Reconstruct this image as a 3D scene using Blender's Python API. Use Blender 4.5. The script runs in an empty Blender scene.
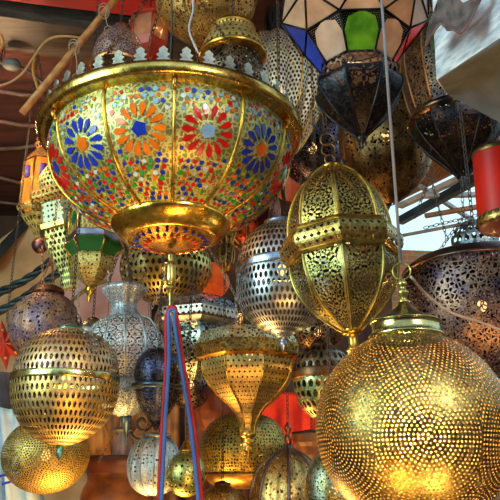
import bpy, math, random
from mathutils import Vector
random.seed(7)
PI = math.pi
S = bpy.context.scene
COL = S.collection
# ------------------------------------------------------------------ camera
PITCH = math.radians(19.0); F = 700.0
CAM = Vector((0, 0, 1.6))
FW = Vector((0, math.cos(PITCH), math.sin(PITCH)))
UP = Vector((0, -math.sin(PITCH), math.cos(PITCH)))
cd = bpy.data.cameras.new('camera'); cd.sensor_width = 36; cd.lens = 36 * F / 500
cam = bpy.data.objects.new('camera', cd); COL.objects.link(cam)
cam.location = CAM; cam.rotation_euler = (PI / 2 + PITCH, 0, 0)
S.camera = cam
# ------------------------------------------------------------------ world, lights, exposure
w = bpy.data.worlds.new('sky'); S.world = w; w.use_nodes = True
wn = w.node_tree; bg = wn.nodes['Background']
tc = wn.nodes.new('ShaderNodeTexCoord'); sp = wn.nodes.new('ShaderNodeSeparateXYZ')
wn.links.new(tc.outputs['Generated'], sp.inputs[0])
cr = wn.nodes.new('ShaderNodeValToRGB'); wn.links.new(sp.outputs[2], cr.inputs[0])
cr.color_ramp.elements[0].position = 0.0; cr.color_ramp.elements[0].color = (.30, .26, .22, 1)
cr.color_ramp.elements[1].position = 0.9; cr.color_ramp.elements[1].color = (.22, .42, .75, 1)
e = cr.color_ramp.elements.new(.12); e.color = (.62, .88, .95, 1)
e = cr.color_ramp.elements.new(.3); e.color = (.60, 1.02, 1.15, 1)
e = cr.color_ramp.elements.new(.5); e.color = (.52, .76, .88, 1)
nz = wn.nodes.new('ShaderNodeTexNoise'); nz.inputs['Scale'].default_value = 2.2; nz.inputs['Detail'].default_value = 4
wn.links.new(tc.outputs['Generated'], nz.inputs[0])
cr2 = wn.nodes.new('ShaderNodeValToRGB'); wn.links.new(nz.outputs[0], cr2.inputs[0])
cr2.color_ramp.elements[0].position = .42; cr2.color_ramp.elements[0].color = (0, 0, 0, 1)
cr2.color_ramp.elements[1].position = .62; cr2.color_ramp.elements[1].color = (.4, .4, .4, 1)
mxw = wn.nodes.new('ShaderNodeMixRGB'); wn.links.new(cr2.outputs[0], mxw.inputs[0])
wn.links.new(cr.outputs[0], mxw.inputs[1]); mxw.inputs[2].default_value = (1, 1, 1, 1)
wn.links.new(mxw.outputs[0], bg.inputs[0]); bg.inputs[1].default_value = 1.2

def light(name, kind, loc, energy, color, size=.3, target=None):
    l = bpy.data.lights.new(name, kind); l.energy = energy; l.color = color
    if kind == 'AREA': l.size = size
    else: l.shadow_soft_size = size
    o = bpy.data.objects.new(name, l); COL.objects.link(o); o.location = loc
    if target is not None:
        o.rotation_euler = (Vector(target) - Vector(loc)).to_track_quat('-Z', 'Y').to_euler()
    return o
light('warm_shop_light', 'AREA', (.62, .55, .35), 24, (1, .52, .14), .35, (-.1, 2.5, 2.2))
light('warm_back_fill', 'AREA', (-.5, 3.1, .75), 38, (1, .50, .14), .5, (-.2, 2.7, 3))  # added unseen fill, warms the background behind the lanterns
light('daylight_from_alley', 'AREA', (-2.6, .2, 2.6), 95, (.66, .96, .92), 1.7, (-.1, 2.4, 2.2))
light('warm_bowl_fill', 'AREA', (-.05, .9, .95), 9, (1, .45, .08), .3, (-.25, 2.1, 2.7))  # added unseen fill aimed at the bowl for its orange glow
light('white_shop_light', 'AREA', (1.5, -.9, 3.0), 34, (1, .93, .82), .5, (.3, 2.2, 2.2))
S.view_settings.view_transform = 'Standard'; S.view_settings.look = 'None'
S.view_settings.exposure = .03; S.view_settings.gamma = 1; S.view_settings.use_curve_mapping = False
S.cycles.transparent_max_bounces = 14; S.cycles.max_bounces = 8
S.cycles.sample_clamp_indirect = 6

# ------------------------------------------------------------------ pixel helpers (a pixel and a distance give a point)
def P(px, py, d):
    return CAM + FW * d + Vector((1, 0, 0)) * ((px - 250) / F * d) + UP * ((250 - py) / F * d)
def PZ(px, py, z):
    r = FW + Vector((1, 0, 0)) * ((px - 250) / F) + UP * ((250 - py) / F)
    return CAM + r * ((z - CAM.z) / r.z)
def PY(px, py, y):
    r = FW + Vector((1, 0, 0)) * ((px - 250) / F) + UP * ((250 - py) / F)
    return CAM + r * ((y - CAM.y) / r.y)

# ------------------------------------------------------------------ node helper
class E:
    def __init__(s, nt, k): s.nt = nt; s.k = k
    def m(s, op, *a):
        n = s.nt.nodes.new('ShaderNodeMath'); n.operation = op
        for i, v in enumerate((s,) + a):
            if isinstance(v, E): s.nt.links.new(v.k, n.inputs[i])
            else: n.inputs[i].default_value = v
        return E(s.nt, n.outputs[0])
    def __add__(s, o): return s.m('ADD', o)
    def __sub__(s, o): return s.m('SUBTRACT', o)
    def __mul__(s, o): return s.m('MULTIPLY', o)
    def __truediv__(s, o): return s.m('DIVIDE', o)
    def fl(s): return s.m('FLOOR')
    def fr(s): return s.m('FRACT')
    def sin(s): return s.m('SINE')
    def cos(s): return s.m('COSINE')
    def sqrt(s): return s.m('SQRT')
    def lt(s, o): return s.m('LESS_THAN', o)
    def gt(s, o): return s.m('GREATER_THAN', o)
    def mx(s, o): return s.m('MAXIMUM', o)
    def mn(s, o): return s.m('MINIMUM', o)
    def at(s, o): return s.m('ARCTAN2', o)
    def rnd(s): return s.m('ROUND')
    def inv(s): return (s * -1) + 1
def soft(d, lo, hi):           # 1 where d < lo, 0 where d > hi
    n = d.nt.nodes.new('ShaderNodeMapRange'); n.interpolation_type = 'SMOOTHSTEP'
    d.nt.links.new(d.k, n.inputs[0]); n.inputs[1].default_value = lo; n.inputs[2].default_value = hi
    n.inputs[3].default_value = 1; n.inputs[4].default_value = 0
    return E(d.nt, n.outputs[0])
def hyp(a, b): return (a * a + b * b).sqrt()
def vor(nt, vec, scale, feat='F1', out='Distance', rand=1.0):
    n = nt.nodes.new('ShaderNodeTexVoronoi'); n.feature = feat; n.inputs['Scale'].default_value = scale
    n.inputs['Randomness'].default_value = rand
    nt.links.new(vec, n.inputs['Vector']); return E(nt, n.outputs[out])
def comb(nt, x, y):
    n = nt.nodes.new('ShaderNodeCombineXYZ'); nt.links.new(x.k, n.inputs[0]); nt.links.new(y.k, n.inputs[1]); return n.outputs[0]

def pat_lattice(nt, x, y, nu=30, asp=1.4, a=.36, b=.40):
    a *= 1.12; b *= 1.12
    U = x * nu; V = y * (nu / asp) + 100
    row = V.fl(); Us = U + (row * .5).fr()
    return soft(hyp((Us.fr() - .5) / a, (V.fr() - .5) / b), .85, 1.1)
def pat_rings(nt, x, y, nu=6, nv=6, off=.0, K=150, dot=.3, stag=0.0):
    V = y * nv + off; row = V.fl(); U = x * nu + (row * .5).fr() * stag
    g = nt.nodes.new('ShaderNodeTexCoord'); s = nt.nodes.new('ShaderNodeSeparateXYZ'); nt.links.new(g.outputs['Normal'], s.inputs[0])
    cl = (E(nt, s.outputs[2]) * E(nt, s.outputs[2])).inv().mx(.02).sqrt()
    dx = (U.fr() - .5) / nu * cl; dy = (V.fr() - .5) / nv
    r = hyp(dx, dy) * K; ring = r.fl() + .5
    ang = dy.at(dx) / (2 * PI) + .5
    n = (ring * 6.0).rnd()
    return soft(hyp((ang * n).fr() - .5, r.fr() - .5), dot * .8, dot * 1.25)
def pat_filigree(nt, x, y, nu=8, nv=8, off=.5, pet=8, k=2.6, vs=90):
    cx = (x * nu).fr() - .5; cy = (y * nv + off).fr() - .5
    r = hyp(cx, cy) * 2; th = cy.at(cx)
    m1 = ((r * (2 * PI * k)).sin() * ((th * pet).cos() * .8 + .55))
    h1 = m1.gt(.0) * r.lt(.95)
    v = vor(nt, comb(nt, x, y), vs, 'DISTANCE_TO_EDGE')
    h2 = v.gt(.13) * r.gt(.95)
    edge = cx.m('ABSOLUTE').lt(.42)
    return h1.mx(h2) * edge
def pat_lace(nt, x, y, scale=90, t=.16):
    return vor(nt, comb(nt, x, y), scale, 'DISTANCE_TO_EDGE').gt(t)
def pat_dots(nt, x, y, scale=80, t=.3, rand=.5):
    return soft(vor(nt, comb(nt, x, y), scale, rand=rand), t * .85, t * 1.1)
def pat_fish(nt, x, y, nu=30, t=.3):
    U = x * nu; V = y * nu; row = V.fl(); a = (U + (row * .5).fr()).fr() - .5; b = V.fr() - .5
    return soft(a.m('ABSOLUTE') + b.m('ABSOLUTE'), t * .85, t * 1.1)
PATS = dict(lattice=pat_lattice, rings=pat_rings, filigree=pat_filigree, lace=pat_lace, dots=pat_dots, diamond=pat_fish)

MC = {}
def newmat(name):
    m = bpy.data.materials.new(name); m.use_nodes = True; return m, m.node_tree, m.node_tree.nodes['Principled BSDF']
def metal(c1, c2=None, pat=None, rough=.3, depth=1.0, hole=1.0, noise=14, inner=.09, grain=None, brighten=0.0, name='metal', **kw):
    grain = grain if grain is not None else (.42 if pat else .8)
    """Metal with a two-tone patina; pat = pierced pattern; hole=0 engraves instead of piercing."""
    key = (c1, c2, pat, rough, hole, inner, grain, brighten, tuple(sorted(kw.items())))
    if key in MC: return MC[key]
    m, nt, p = newmat(name); p.inputs['Metallic'].default_value = 1 - brighten  # lower metallic puts brightness into shells that otherwise reflect dark surroundings
    c2 = c2 or tuple(v * .45 for v in c1)
    tcn = nt.nodes.new('ShaderNodeTexCoord')
    n = nt.nodes.new('ShaderNodeTexNoise'); n.inputs['Scale'].default_value = noise; n.inputs['Detail'].default_value = 5
    nt.links.new(tcn.outputs['Object'], n.inputs[0])
    r = nt.nodes.new('ShaderNodeValToRGB'); nt.links.new(n.outputs[0], r.inputs[0])
    r.color_ramp.elements[0].position = .38; r.color_ramp.elements[0].color = (*c2, 1)
    r.color_ramp.elements[1].position = .62; r.color_ramp.elements[1].color = (*c1, 1)
    col = r.outputs[0]
    n2 = nt.nodes.new('ShaderNodeTexNoise'); n2.inputs['Scale'].default_value = 55; n2.inputs['Detail'].default_value = 3
    nt.links.new(tcn.outputs['Object'], n2.inputs[0])
    n3 = nt.nodes.new('ShaderNodeTexNoise'); n3.inputs['Scale'].default_value = 170; n3.inputs['Detail'].default_value = 2
    nt.links.new(tcn.outputs['Object'], n3.inputs[0])
    gr = nt.nodes.new('ShaderNodeValToRGB'); nt.links.new(n3.outputs[0], gr.inputs[0])
    gr.color_ramp.elements[0].position = .36; gr.color_ramp.elements[0].color = (grain, grain, grain, 1)
    gr.color_ramp.elements[1].position = .60; gr.color_ramp.elements[1].color = (1, 1, 1, 1)
    gm = nt.nodes.new('ShaderNodeMixRGB'); gm.blend_type = 'MULTIPLY'; gm.inputs[0].default_value = 1
    nt.links.new(col, gm.inputs[1]); nt.links.new(gr.outputs[0], gm.inputs[2]); col = gm.outputs[0]
    rr = E(nt, n2.outputs[0]) * .3 + (rough - .04)
    nt.links.new(rr.k, p.inputs['Roughness'])
    h = E(nt, n2.outputs[0]) * .45
    out = nt.nodes['Material Output']
    if pat:
        sx = nt.nodes.new('ShaderNodeSeparateXYZ'); nt.links.new(tcn.outputs['UV'], sx.inputs[0])
        mask = PATS[pat](nt, E(nt, sx.outputs[0]), E(nt, sx.outputs[1]), **kw)
        h = h + mask.inv()
        if hole > 0:
            tr = nt.nodes.new('ShaderNodeBsdfTransparent'); mix = nt.nodes.new('ShaderNodeMixShader')
            nt.links.new((mask * hole).k, mix.inputs[0]); nt.links.new(p.outputs[0], mix.inputs[1])
            nt.links.new(tr.outputs[0], mix.inputs[2]); nt.links.new(mix.outputs[0], out.inputs[0])
        else:
            mc = nt.nodes.new('ShaderNodeMixRGB'); nt.links.new((mask * .75).k, mc.inputs[0]); nt.links.new(col, mc.inputs[1])
            mc.inputs[2].default_value = (c2[0] * .25, c2[1] * .2, c2[2] * .2, 1); col = mc.outputs[0]
    if pat:      # inside faces recoloured by inner; dark values paint shade into the holes
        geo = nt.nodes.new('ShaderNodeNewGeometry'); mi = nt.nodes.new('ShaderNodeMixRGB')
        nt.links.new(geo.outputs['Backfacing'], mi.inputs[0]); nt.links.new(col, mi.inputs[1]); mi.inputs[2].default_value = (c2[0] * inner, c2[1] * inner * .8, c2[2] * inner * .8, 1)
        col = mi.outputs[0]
    nt.links.new(col, p.inputs['Base Color'])
    b = nt.nodes.new('ShaderNodeBump'); b.inputs['Strength'].default_value = .7 * depth; b.inputs['Distance'].default_value = .0022
    nt.links.new(h.k, b.inputs['Height']); nt.links.new(b.outputs[0], p.inputs['Normal'])
    MC[key] = m; return m
def plain(c, rough=.6, c2=None, scale=8, metallic=0, bump=.2, trans=0, emit=0, name='plain', stretch=None, sheen=0):
    key = ('p', c, rough, c2, scale, metallic, bump, trans, emit, stretch)
    if key in MC: return MC[key]
    m, nt, p = newmat(name); p.inputs['Roughness'].default_value = rough; p.inputs['Metallic'].default_value = metallic
    c2 = c2 or tuple(v * .6 for v in c)
    tcn = nt.nodes.new('ShaderNodeTexCoord'); n = nt.nodes.new('ShaderNodeTexNoise')
    n.inputs['Scale'].default_value = scale; n.inputs['Detail'].default_value = 6
    v = tcn.outputs['Object']
    if stretch:
        mp = nt.nodes.new('ShaderNodeMapping'); mp.inputs['Scale'].default_value = stretch; nt.links.new(v, mp.inputs[0]); v = mp.outputs[0]
    nt.links.new(v, n.inputs[0])
    r = nt.nodes.new('ShaderNodeValToRGB'); nt.links.new(n.outputs[0], r.inputs[0])
    r.color_ramp.elements[0].position = .35; r.color_ramp.elements[0].color = (*c2, 1)
    r.color_ramp.elements[1].position = .65; r.color_ramp.elements[1].color = (*c, 1)
    nt.links.new(r.outputs[0], p.inputs['Base Color'])
    b = nt.nodes.new('ShaderNodeBump'); b.inputs['Strength'].default_value = bump; b.inputs['Distance'].default_value = .01
    nt.links.new(n.outputs[0], b.inputs['Height']); nt.links.new(b.outputs[0], p.inputs['Normal'])
    if trans > 0:
        t = nt.nodes.new('ShaderNodeBsdfTranslucent'); mx = nt.nodes.new('ShaderNodeMixShader'); mx.inputs[0].default_value = trans
        nt.links.new(r.outputs[0], t.inputs[0]); nt.links.new(p.outputs[0], mx.inputs[1]); nt.links.new(t.outputs[0], mx.inputs[2])
        nt.links.new(mx.outputs[0], nt.nodes['Material Output'].inputs[0])
    if emit > 0:
        p.inputs['Emission Color'].default_value = (*c, 1); p.inputs['Emission Strength'].default_value = emit
    MC[key] = m; return m

# ------------------------------------------------------------------ mesh helpers
class MB:
    def __init__(s): s.v = []; s.f = []; s.uv = []; s.mi = []; s.sm = []
    def face(s, idx, uvs=None, mi=0, sm=True):
        s.f.append(tuple(idx)); s.uv.append(uvs or [(0, 0)] * len(idx)); s.mi.append(mi); s.sm.append(sm)
    def build(s, name, mats, parent=None, label=None, solid=0):
        me = bpy.data.meshes.new(name); me.from_pydata([tuple(v) for v in s.v], [], s.f)
        if not isinstance(mats, (list, tuple)): mats = [mats]
        for m in mats: me.materials.append(m)
        ul = me.uv_layers.new(name='UVMap'); k = 0
        for i, pl in enumerate(me.polygons):
            pl.material_index = s.mi[i]; pl.use_smooth = s.sm[i]
            for j in range(len(pl.vertices)): ul.data[k].uv = s.uv[i][j]; k += 1
        me.update()
        o = bpy.data.objects.new(name, me); COL.objects.link(o)
        if parent: o.parent = parent
        if label: o['label'] = label
        if solid:
            md = o.modifiers.new('thickness', 'SOLIDIFY'); md.thickness = solid; md.offset = -1
        return o
    def lathe(s, prof, seg=48, rot=0.0, smooth=True, mi=0, closed=False, flute=None, flute_d=0.0, v0=0.0, star=0):
        """prof: (r, z) metres. Vertex 0 faces -Y when rot = 0."""
        if prof[-1][1] < prof[0][1]: prof = prof[::-1]
        rm = max(p[0] for p in prof); base = len(s.v); L = [v0]
        for a, b in zip(prof, prof[1:]): L.append(L[-1] + math.hypot(a[0] - b[0], a[1] - b[1]))
        for (r, z) in prof:
            for k in range(seg):
                a = rot + 2 * PI * k / seg
                rr = r
                if flute: rr = r * (1 - flute_d * (1 - abs(math.cos(flute * a / 2)) ** .6) if not star else 1 - flute_d * (.5 + .5 * math.cos(flute * a)))
                s.v.append((rr * math.sin(a), -rr * math.cos(a), z))
        for i in range(len(prof) - 1):
            for k in range(seg):
                k2 = (k + 1) % seg
                # seam at the back: u runs from -0.5..0.5 with 0 at front
                def u(q):
                    t = q / seg
                    return t
                u0 = k / seg; u1 = (k + 1) / seg
                sc = 1 / (2 * PI * rm)
                s.face([base + i * seg + k, base + i * seg + k2, base + (i + 1) * seg + k2, base + (i + 1) * seg + k],
                       [(u0, L[i] * sc), (u1, L[i] * sc), (u1, L[i + 1] * sc), (u0, L[i + 1] * sc)], mi, smooth)
        return s
    def tube(s, pts, r, seg=8, mi=0, closed=False, cap=True):
        pts = [Vector(p) for p in pts]; n = len(pts); base = len(s.v)
        rr = r if isinstance(r, (list, tuple)) else [r] * n
        prev = None
        for i, p in enumerate(pts):
            if closed: t = pts[(i + 1) % n] - pts[i - 1]
            else: t = pts[min(i + 1, n - 1)] - pts[max(i - 1, 0)]
            t.normalize()
            if prev is None:
                a = Vector((0, 0, 1)) if abs(t.z) < .9 else Vector((1, 0, 0)); nrm = t.cross(a).normalized()
            else: nrm = (prev - t * prev.dot(t)).normalized()
            prev = nrm; b = t.cross(nrm)
            for k in range(seg):
                a = 2 * PI * k / seg; s.v.append(p + (nrm * math.cos(a) + b * math.sin(a)) * rr[i])
        for i in range(n if closed else n - 1):
            j = (i + 1) % n
            for k in range(seg):
                k2 = (k + 1) % seg
                s.face([base + i * seg + k, base + i * seg + k2, base + j * seg + k2, base + j * seg + k], None, mi, True)
        if cap and not closed:
            s.face([base + k for k in range(seg)][::-1], None, mi, False)
            s.face([base + (n - 1) * seg + k for k in range(seg)], None, mi, False)
        return s
    def prism(s, poly, vec, mi=0):
        """poly: list of points, extruded by vec"""
        b = len(s.v); n = len(poly); vec = Vector(vec)
        s.v += [Vector(p) for p in poly] + [Vector(p) + vec for p in poly]
        s.face(list(range(b, b + n))[::-1], None, mi, False); s.face(list(range(b + n, b + 2 * n)), None, mi, False)
        for i in range(n):
            j = (i + 1) % n; s.face([b + i, b + j, b + n + j, b + n + i], None, mi, False)
        return s
    def box(s, c, h, mi=0):
        c = Vector(c); x, y, z = h
        return s.prism([c + Vector((-x, -y, -z)), c + Vector((x, -y, -z)), c + Vector((x, y, -z)), c + Vector((-x, y, -z))], (0, 0, 2 * z), mi)
    def chain(s, a, b, ln=.02, r=.0016, wd=.4):
        a = Vector(a); b = Vector(b); d = b - a; L = d.length; n = max(1, int(L / (ln * .78))); d.normalize()
        ax = Vector((1, 0, 0)) if abs(d.x) < .8 else Vector((0, 0, 1)); e1 = d.cross(ax).normalized(); e2 = d.cross(e1)
        for i in range(n):
            c = a + d * (L * (i + .5) / n); e = (e1 + e2).normalized() if i % 2 else (e1 - e2).normalized(); pts = []
            for k in range(10):
                t = 2 * PI * k / 10; pts.append(c + d * (math.cos(t) * ln * .5) + e * (math.sin(t) * ln * wd * .62))
            s.tube(pts, r, 5, closed=True)
        return s
def cat(pts, k=4):
    out = []; n = len(pts)
    for i in range(n - 1):
        p0 = pts[max(i - 1, 0)]; p1 = pts[i]; p2 = pts[i + 1]; p3 = pts[min(i + 2, n - 1)]
        for j in range(k):
            t = j / k; q = []
            for c in range(len(p1)):
                q.append(.5 * (2 * p1[c] + (p2[c] - p0[c]) * t + (2 * p0[c] - 5 * p1[c] + 4 * p2[c] - p3[c]) * t * t + (3 * p1[c] - p0[c] - 3 * p2[c] + p3[c]) * t ** 3))
            q[0] = q[0] if len(q) == 3 else max(q[0], 0)
            out.append(tuple(q))
    out.append(tuple(pts[-1])); return out
def ball(r, rz=None, a0=-90, a1=90, n=24):
    rz = rz or r
    return [(max(.2, r * math.cos(math.radians(a0 + (a1 - a0) * i / n))), rz * math.sin(math.radians(a0 + (a1 - a0) * i / n))) for i in range(n + 1)]

def empty(name, loc, label, cat_, group=None):
    o = bpy.data.objects.new(name, None); o.empty_display_size = .05; COL.objects.link(o); o.location = loc
    o['label'] = label; o['category'] = cat_
    if group: o['group'] = group
    return o
def tag(o, label, cat_, group=None):
    o['label'] = label; o['category'] = cat_
    if group: o['group'] = group
    return o
def struct(o): o['kind'] = 'structure'; return o

CEIL = 3.8
WIRE = plain((.05, .04, .035), .5, name='dark wire')
class Lantern:
    def __init__(s, name, label, px, py, d, group=None, tilt=0, category='lantern'):
        s.s = d / F; s.loc = P(px, py, d); s.root = empty(name, s.loc, label, category, group)
        s.root.rotation_euler = (0, math.radians(tilt), -math.atan2(s.loc.x, s.loc.y))
    def sc(s, prof): return [(r * s.s, z * s.s) for r, z in prof]
    def part(s, name, prof, mat, seg=48, rot=0, smooth=True, k=0, label=None, solid=0, parent=None, **kw):
        if k: prof = cat(prof, k)
        mb = MB().lathe(s.sc(prof), seg, math.radians(rot), smooth, **kw)
        return mb.build(name, mat, parent or s.root, label, solid * s.s)
    def ribs(s, name, prof, n, r, mat, rot=0, k=3, out=.3):
        prof = cat(prof, k) if k else prof
        mb = MB().tube([(0, -(a + out) * s.s, z * s.s) for a, z in prof], r * s.s, 6)
        first = None
        for i in range(n):
            if first is None: o = first = mb.build(name, mat, s.root)
            else: o = first.copy(); COL.objects.link(o); o.parent = s.root
            o.rotation_euler = (0, 0, math.radians(rot) + 2 * PI * i / n)
    def ring(s, z, R, r, mat, name='hanging_ring', vertical=True, dx=0):
        pts = []
        for k in range(24):
            t = 2 * PI * k / 24
            pts.append(((dx + R * math.cos(t)) * s.s, 0, (z + R * math.sin(t)) * s.s) if vertical else ((R * math.sin(t)) * s.s, -R * math.cos(t) * s.s, z * s.s))
        return MB().tube(pts, r * s.s, 6, closed=True).build(name, mat, s.root)
    def hang(s, z0, kind='chain', mat=None, spread=0, r=.0016, ln=.022, top=CEIL):
        mat = mat or WIRE; z1 = top - s.loc.z; z0 *= s.s; mb = MB()
        if z1 <= z0: return
        if spread:
            j = z0 + min(spread * s.s * 3.2, z1 - z0)
            for k in range(3):
                a = 2 * PI * k / 3 + .5
                MB().chain((spread * s.s * math.sin(a), -spread * s.s * math.cos(a), z0), (0, 0, j), ln, r).build('chain', mat, s.root)
            z0 = j
        if z1 - z0 > .01:
            if kind == 'chain': mb.chain((0, 0, z0), (0, 0, z1), ln, r).build('chain', mat, s.root)
            else: mb.tube([(0, 0, z0), (0, 0, z1)], r, 6).build('cord', mat, s.root)
    def bulb(s, z, watts, color=(1, .6, .2), size=5):
        s.part('bulb', [(x, y + z) for x, y in ball(size, size * 1.2, -90, 90, 8)], plain((1, .62, .22), emit=1.5, name='lit bulb'), 12)
        l = light('bulb_light', 'POINT', (0, 0, z * s.s), watts * .4, color, size * s.s * 1.3); l.parent = s.root

# palette
GOLD = (.90, .56, .10); GOLD2 = (.42, .22, .04)
OLIVE = (.66, .55, .16); OLIVE2 = (.25, .20, .06)
BRONZE = (.40, .20, .08); BRONZE2 = (.10, .05, .03)
SILV = (.66, .72, .74); SILV2 = (.25, .30, .34)
DARK = (.07, .06, .06); DARK2 = (.02, .02, .025)
brass = metal(GOLD, GOLD2, rough=.2, name='polished brass')
brass_o = metal(OLIVE, OLIVE2, rough=.25, name='olive brass')
bronze = metal(BRONZE, BRONZE2, rough=.35, name='dark bronze')
silver = metal(SILV, SILV2, rough=.3, name='tarnished silver')
darkm = metal(DARK, DARK2, rough=.3, name='blackened metal')

# =================================================================== SETTING
def slab(name, pts, vec, mat): return struct(MB().prism(pts, vec).build(name, mat))
plaster = plain((.52, .36, .20), .85, (.36, .22, .10), 5, bump=.6, name='tan plaster')
darkwall = plain((.16, .075, .04), .85, (.05, .025, .02), 3, bump=.6, name='brown shop wall')
slab('floor', [(-3.6, -3.2, 0), (3.6, -3.2, 0), (3.6, 5.7, 0), (-3.6, 5.7, 0)], (0, 0, -.1), plain((.22, .15, .1), .7, name='stone paving'))
slab('wall_back', [(-3.6, 5.5, 0), (1.15, 5.5, 0), (1.15, 5.5, 3.8), (-3.6, 5.5, 3.8)], (0, .15, 0), darkwall)
slab('wall_left', [(-3.6, -3.2, 0), (-3.6, 5.5, 0), (-3.6, 5.5, 3.8), (-3.6, -3.2, 3.8)], (-.15, 0, 0), plain((.35, .24, .15), .9, name='ochre plaster'))
slab('wall_right', [(3.6, -3.2, 0), (3.6, 5.5, 0), (3.6, 5.5, 2.7), (3.6, -3.2, 2.7)], (.15, 0, 0), plain((.40, .22, .13), .9, name='red plaster'))
slab('wall_front', [(-3.6, -3.2, 0), (3.6, -3.2, 0), (3.6, -3.2, 3.3), (-3.6, -3.2, 3.3)], (0, -.15, 0), plain((.24, .14, .08), .9, (.05, .03, .03), 1.6, name='opposite facade'))
slab('ceiling', [(-3.6, 1.0, CEIL), (1.15, 1.0, CEIL), (1.15, 5.5, CEIL), (-3.6, 5.5, CEIL)], (0, 0, .08), plain((.13, .045, .035), .5, (.05, .02, .02), 3, stretch=(1, 6, 1), name='maroon tarpaulin'))
# lower brick wall under the open sky
def brickmat():
    m, nt, p = newmat('brick'); t = nt.nodes.new('ShaderNodeTexBrick'); tcn = nt.nodes.new('ShaderNodeTexCoord')
    mp = nt.nodes.new('ShaderNodeMapping'); mp.inputs['Rotation'].default_value = (PI / 2, 0, 0)
    nt.links.new(tcn.outputs['Object'], mp.inputs[0]); nt.links.new(mp.outputs[0], t.inputs[0])
    t.inputs['Color1'].default_value = (.45, .22, .09, 1); t.inputs['Color2'].default_value = (.30, .13, .06, 1); t.inputs['Mortar'].default_value = (.4, .3, .2, 1)
    t.inputs['Scale'].default_value = 5; nt.links.new(t.outputs[0], p.inputs['Base Color']); return m
slab('wall_back_low', [(1.15, 5.5, 0), (3.6, 5.5, 0), (3.6, 5.5, 3.40), (1.15, 5.5, 3.50)], (0, .15, 0), brickmat())
# plaster side wall seen at far left, under the tarpaulin
slab('wall_left_alcove', [PY(-40, 268, 4.9), PY(60, 196, 4.9), PY(140, 235, 4.9), PY(140, 520, 4.9), PY(-40, 520, 4.9)], (0, .12, 0), plaster)
slab('wall_pink_alcove', [PY(28, 342, 4.8), PY(75, 262, 4.8), PY(150, 250, 4.8), PY(150, 420, 4.8), PY(20, 420, 4.8)], (0, .08, 0), plain((.55, .36, .34), .85, (.40, .24, .24), 4, name='pink plaster'))
# beams and folds of the ceiling
wood = plain((.065, .045, .035), .5, (.03, .022, .018), 4, stretch=(1, 12, 12), name='old ceiling timber')
def beam(name, a, b, hw, hh, mat, kind=True, lab=None):
    a = Vector(a); b = Vector(b); d = (b - a).normalized(); sd = d.cross(Vector((0, 0, 1))).normalized() * hw; u = Vector((0, 0, hh))
    o = MB().prism([a - sd - u, a + sd - u, a + sd + u, a - sd + u], b - a).build(name, mat)
    if kind: struct(o)
    else: tag(o, lab, 'beam')
    return o
Zb = 3.68
beam('trim_1', PZ(-20, 16, Zb), PZ(200, 48, Zb), .09, .05, wood)
beam('trim_2', PZ(-20, 33, Zb), PZ(200, 66, Zb), .045, .04, plain((.09, .07, .05), .5, (.03, .024, .018), 4, stretch=(1, 10, 10), name='pale timber'))
for i, (a, b) in enumerate([((-20, 88), (60, 97)), ((-20, 118), (60, 128)), ((-20, 150), (60, 142)), ((-20, 172), (60, 190)), ((-20, 200), (60, 205))]):
    o = MB().tube([PZ(*a, 3.79), PZ((a[0] + b[0]) / 2, (a[1] + b[1]) / 2 + 2, 3.775), PZ(*b, 3.79)], .014, 8).build('trim_%d' % (i + 3), plain((.22, .11, .08), .5, name='tarpaulin seam')); struct(o)
slab('trim_8', [PZ(-40, -60, 3.66), PZ(200, -60, 3.66), PZ(200, 24, 3.66), PZ(-40, -5, 3.66)], (0, 0, .03), plain((.60, .015, .012), .6, (.35, .01, .01), 3, name='red awning'))
beam('trim_9', PZ(-10, 262, 3.15), PZ(34, 214, 3.6), .05, .05, plain((.03, .04, .05), .4, name='dark pipe'))
# open roof at the right: planks, white battens, dark beam
slab('trim_10', [PZ(396, 203, 3.8), PZ(400, 120, 3.8), PZ(500, 105, 3.8), PZ(500, 150, 3.8), PZ(460, 171, 3.8)], (0, 0, .05), plain((.50, .24, .07), .6, (.25, .10, .03), 5, stretch=(14, 1, 1), name='orange roof planks'))
beam('trim_11', PZ(400, 206, 3.76), PZ(500, 160, 3.76), .022, .02, plain((.75, .78, .8), .5, name='white batten'))
beam('trim_12', PZ(400, 221, 3.7), PZ(500, 166, 3.7), .028, .03, plain((.03, .06, .09), .4, name='dark steel beam'))
beam('trim_13', PZ(425, 196, 3.72), PZ(500, 194, 3.72), .022, .015, plain((.6, .66, .7), .5, name='white batten flat'))
beam('trim_14', PZ(425, 216, 3.74), PZ(500, 203, 3.74), .022, .015, plain((.45, .22, .08), .6, name='rusty timber'))
beam('trim_15', PZ(400, 236, 3.76), PZ(500, 217, 3.76), .012, .012, plain((.3, .2, .14), .6, name='thin batten'))
beam('trim_16', PZ(420, 186, 3.77), PZ(475, 222, 3.77), .015, .015, plain((.5, .55, .6), .5, name='cross batten'))

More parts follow.
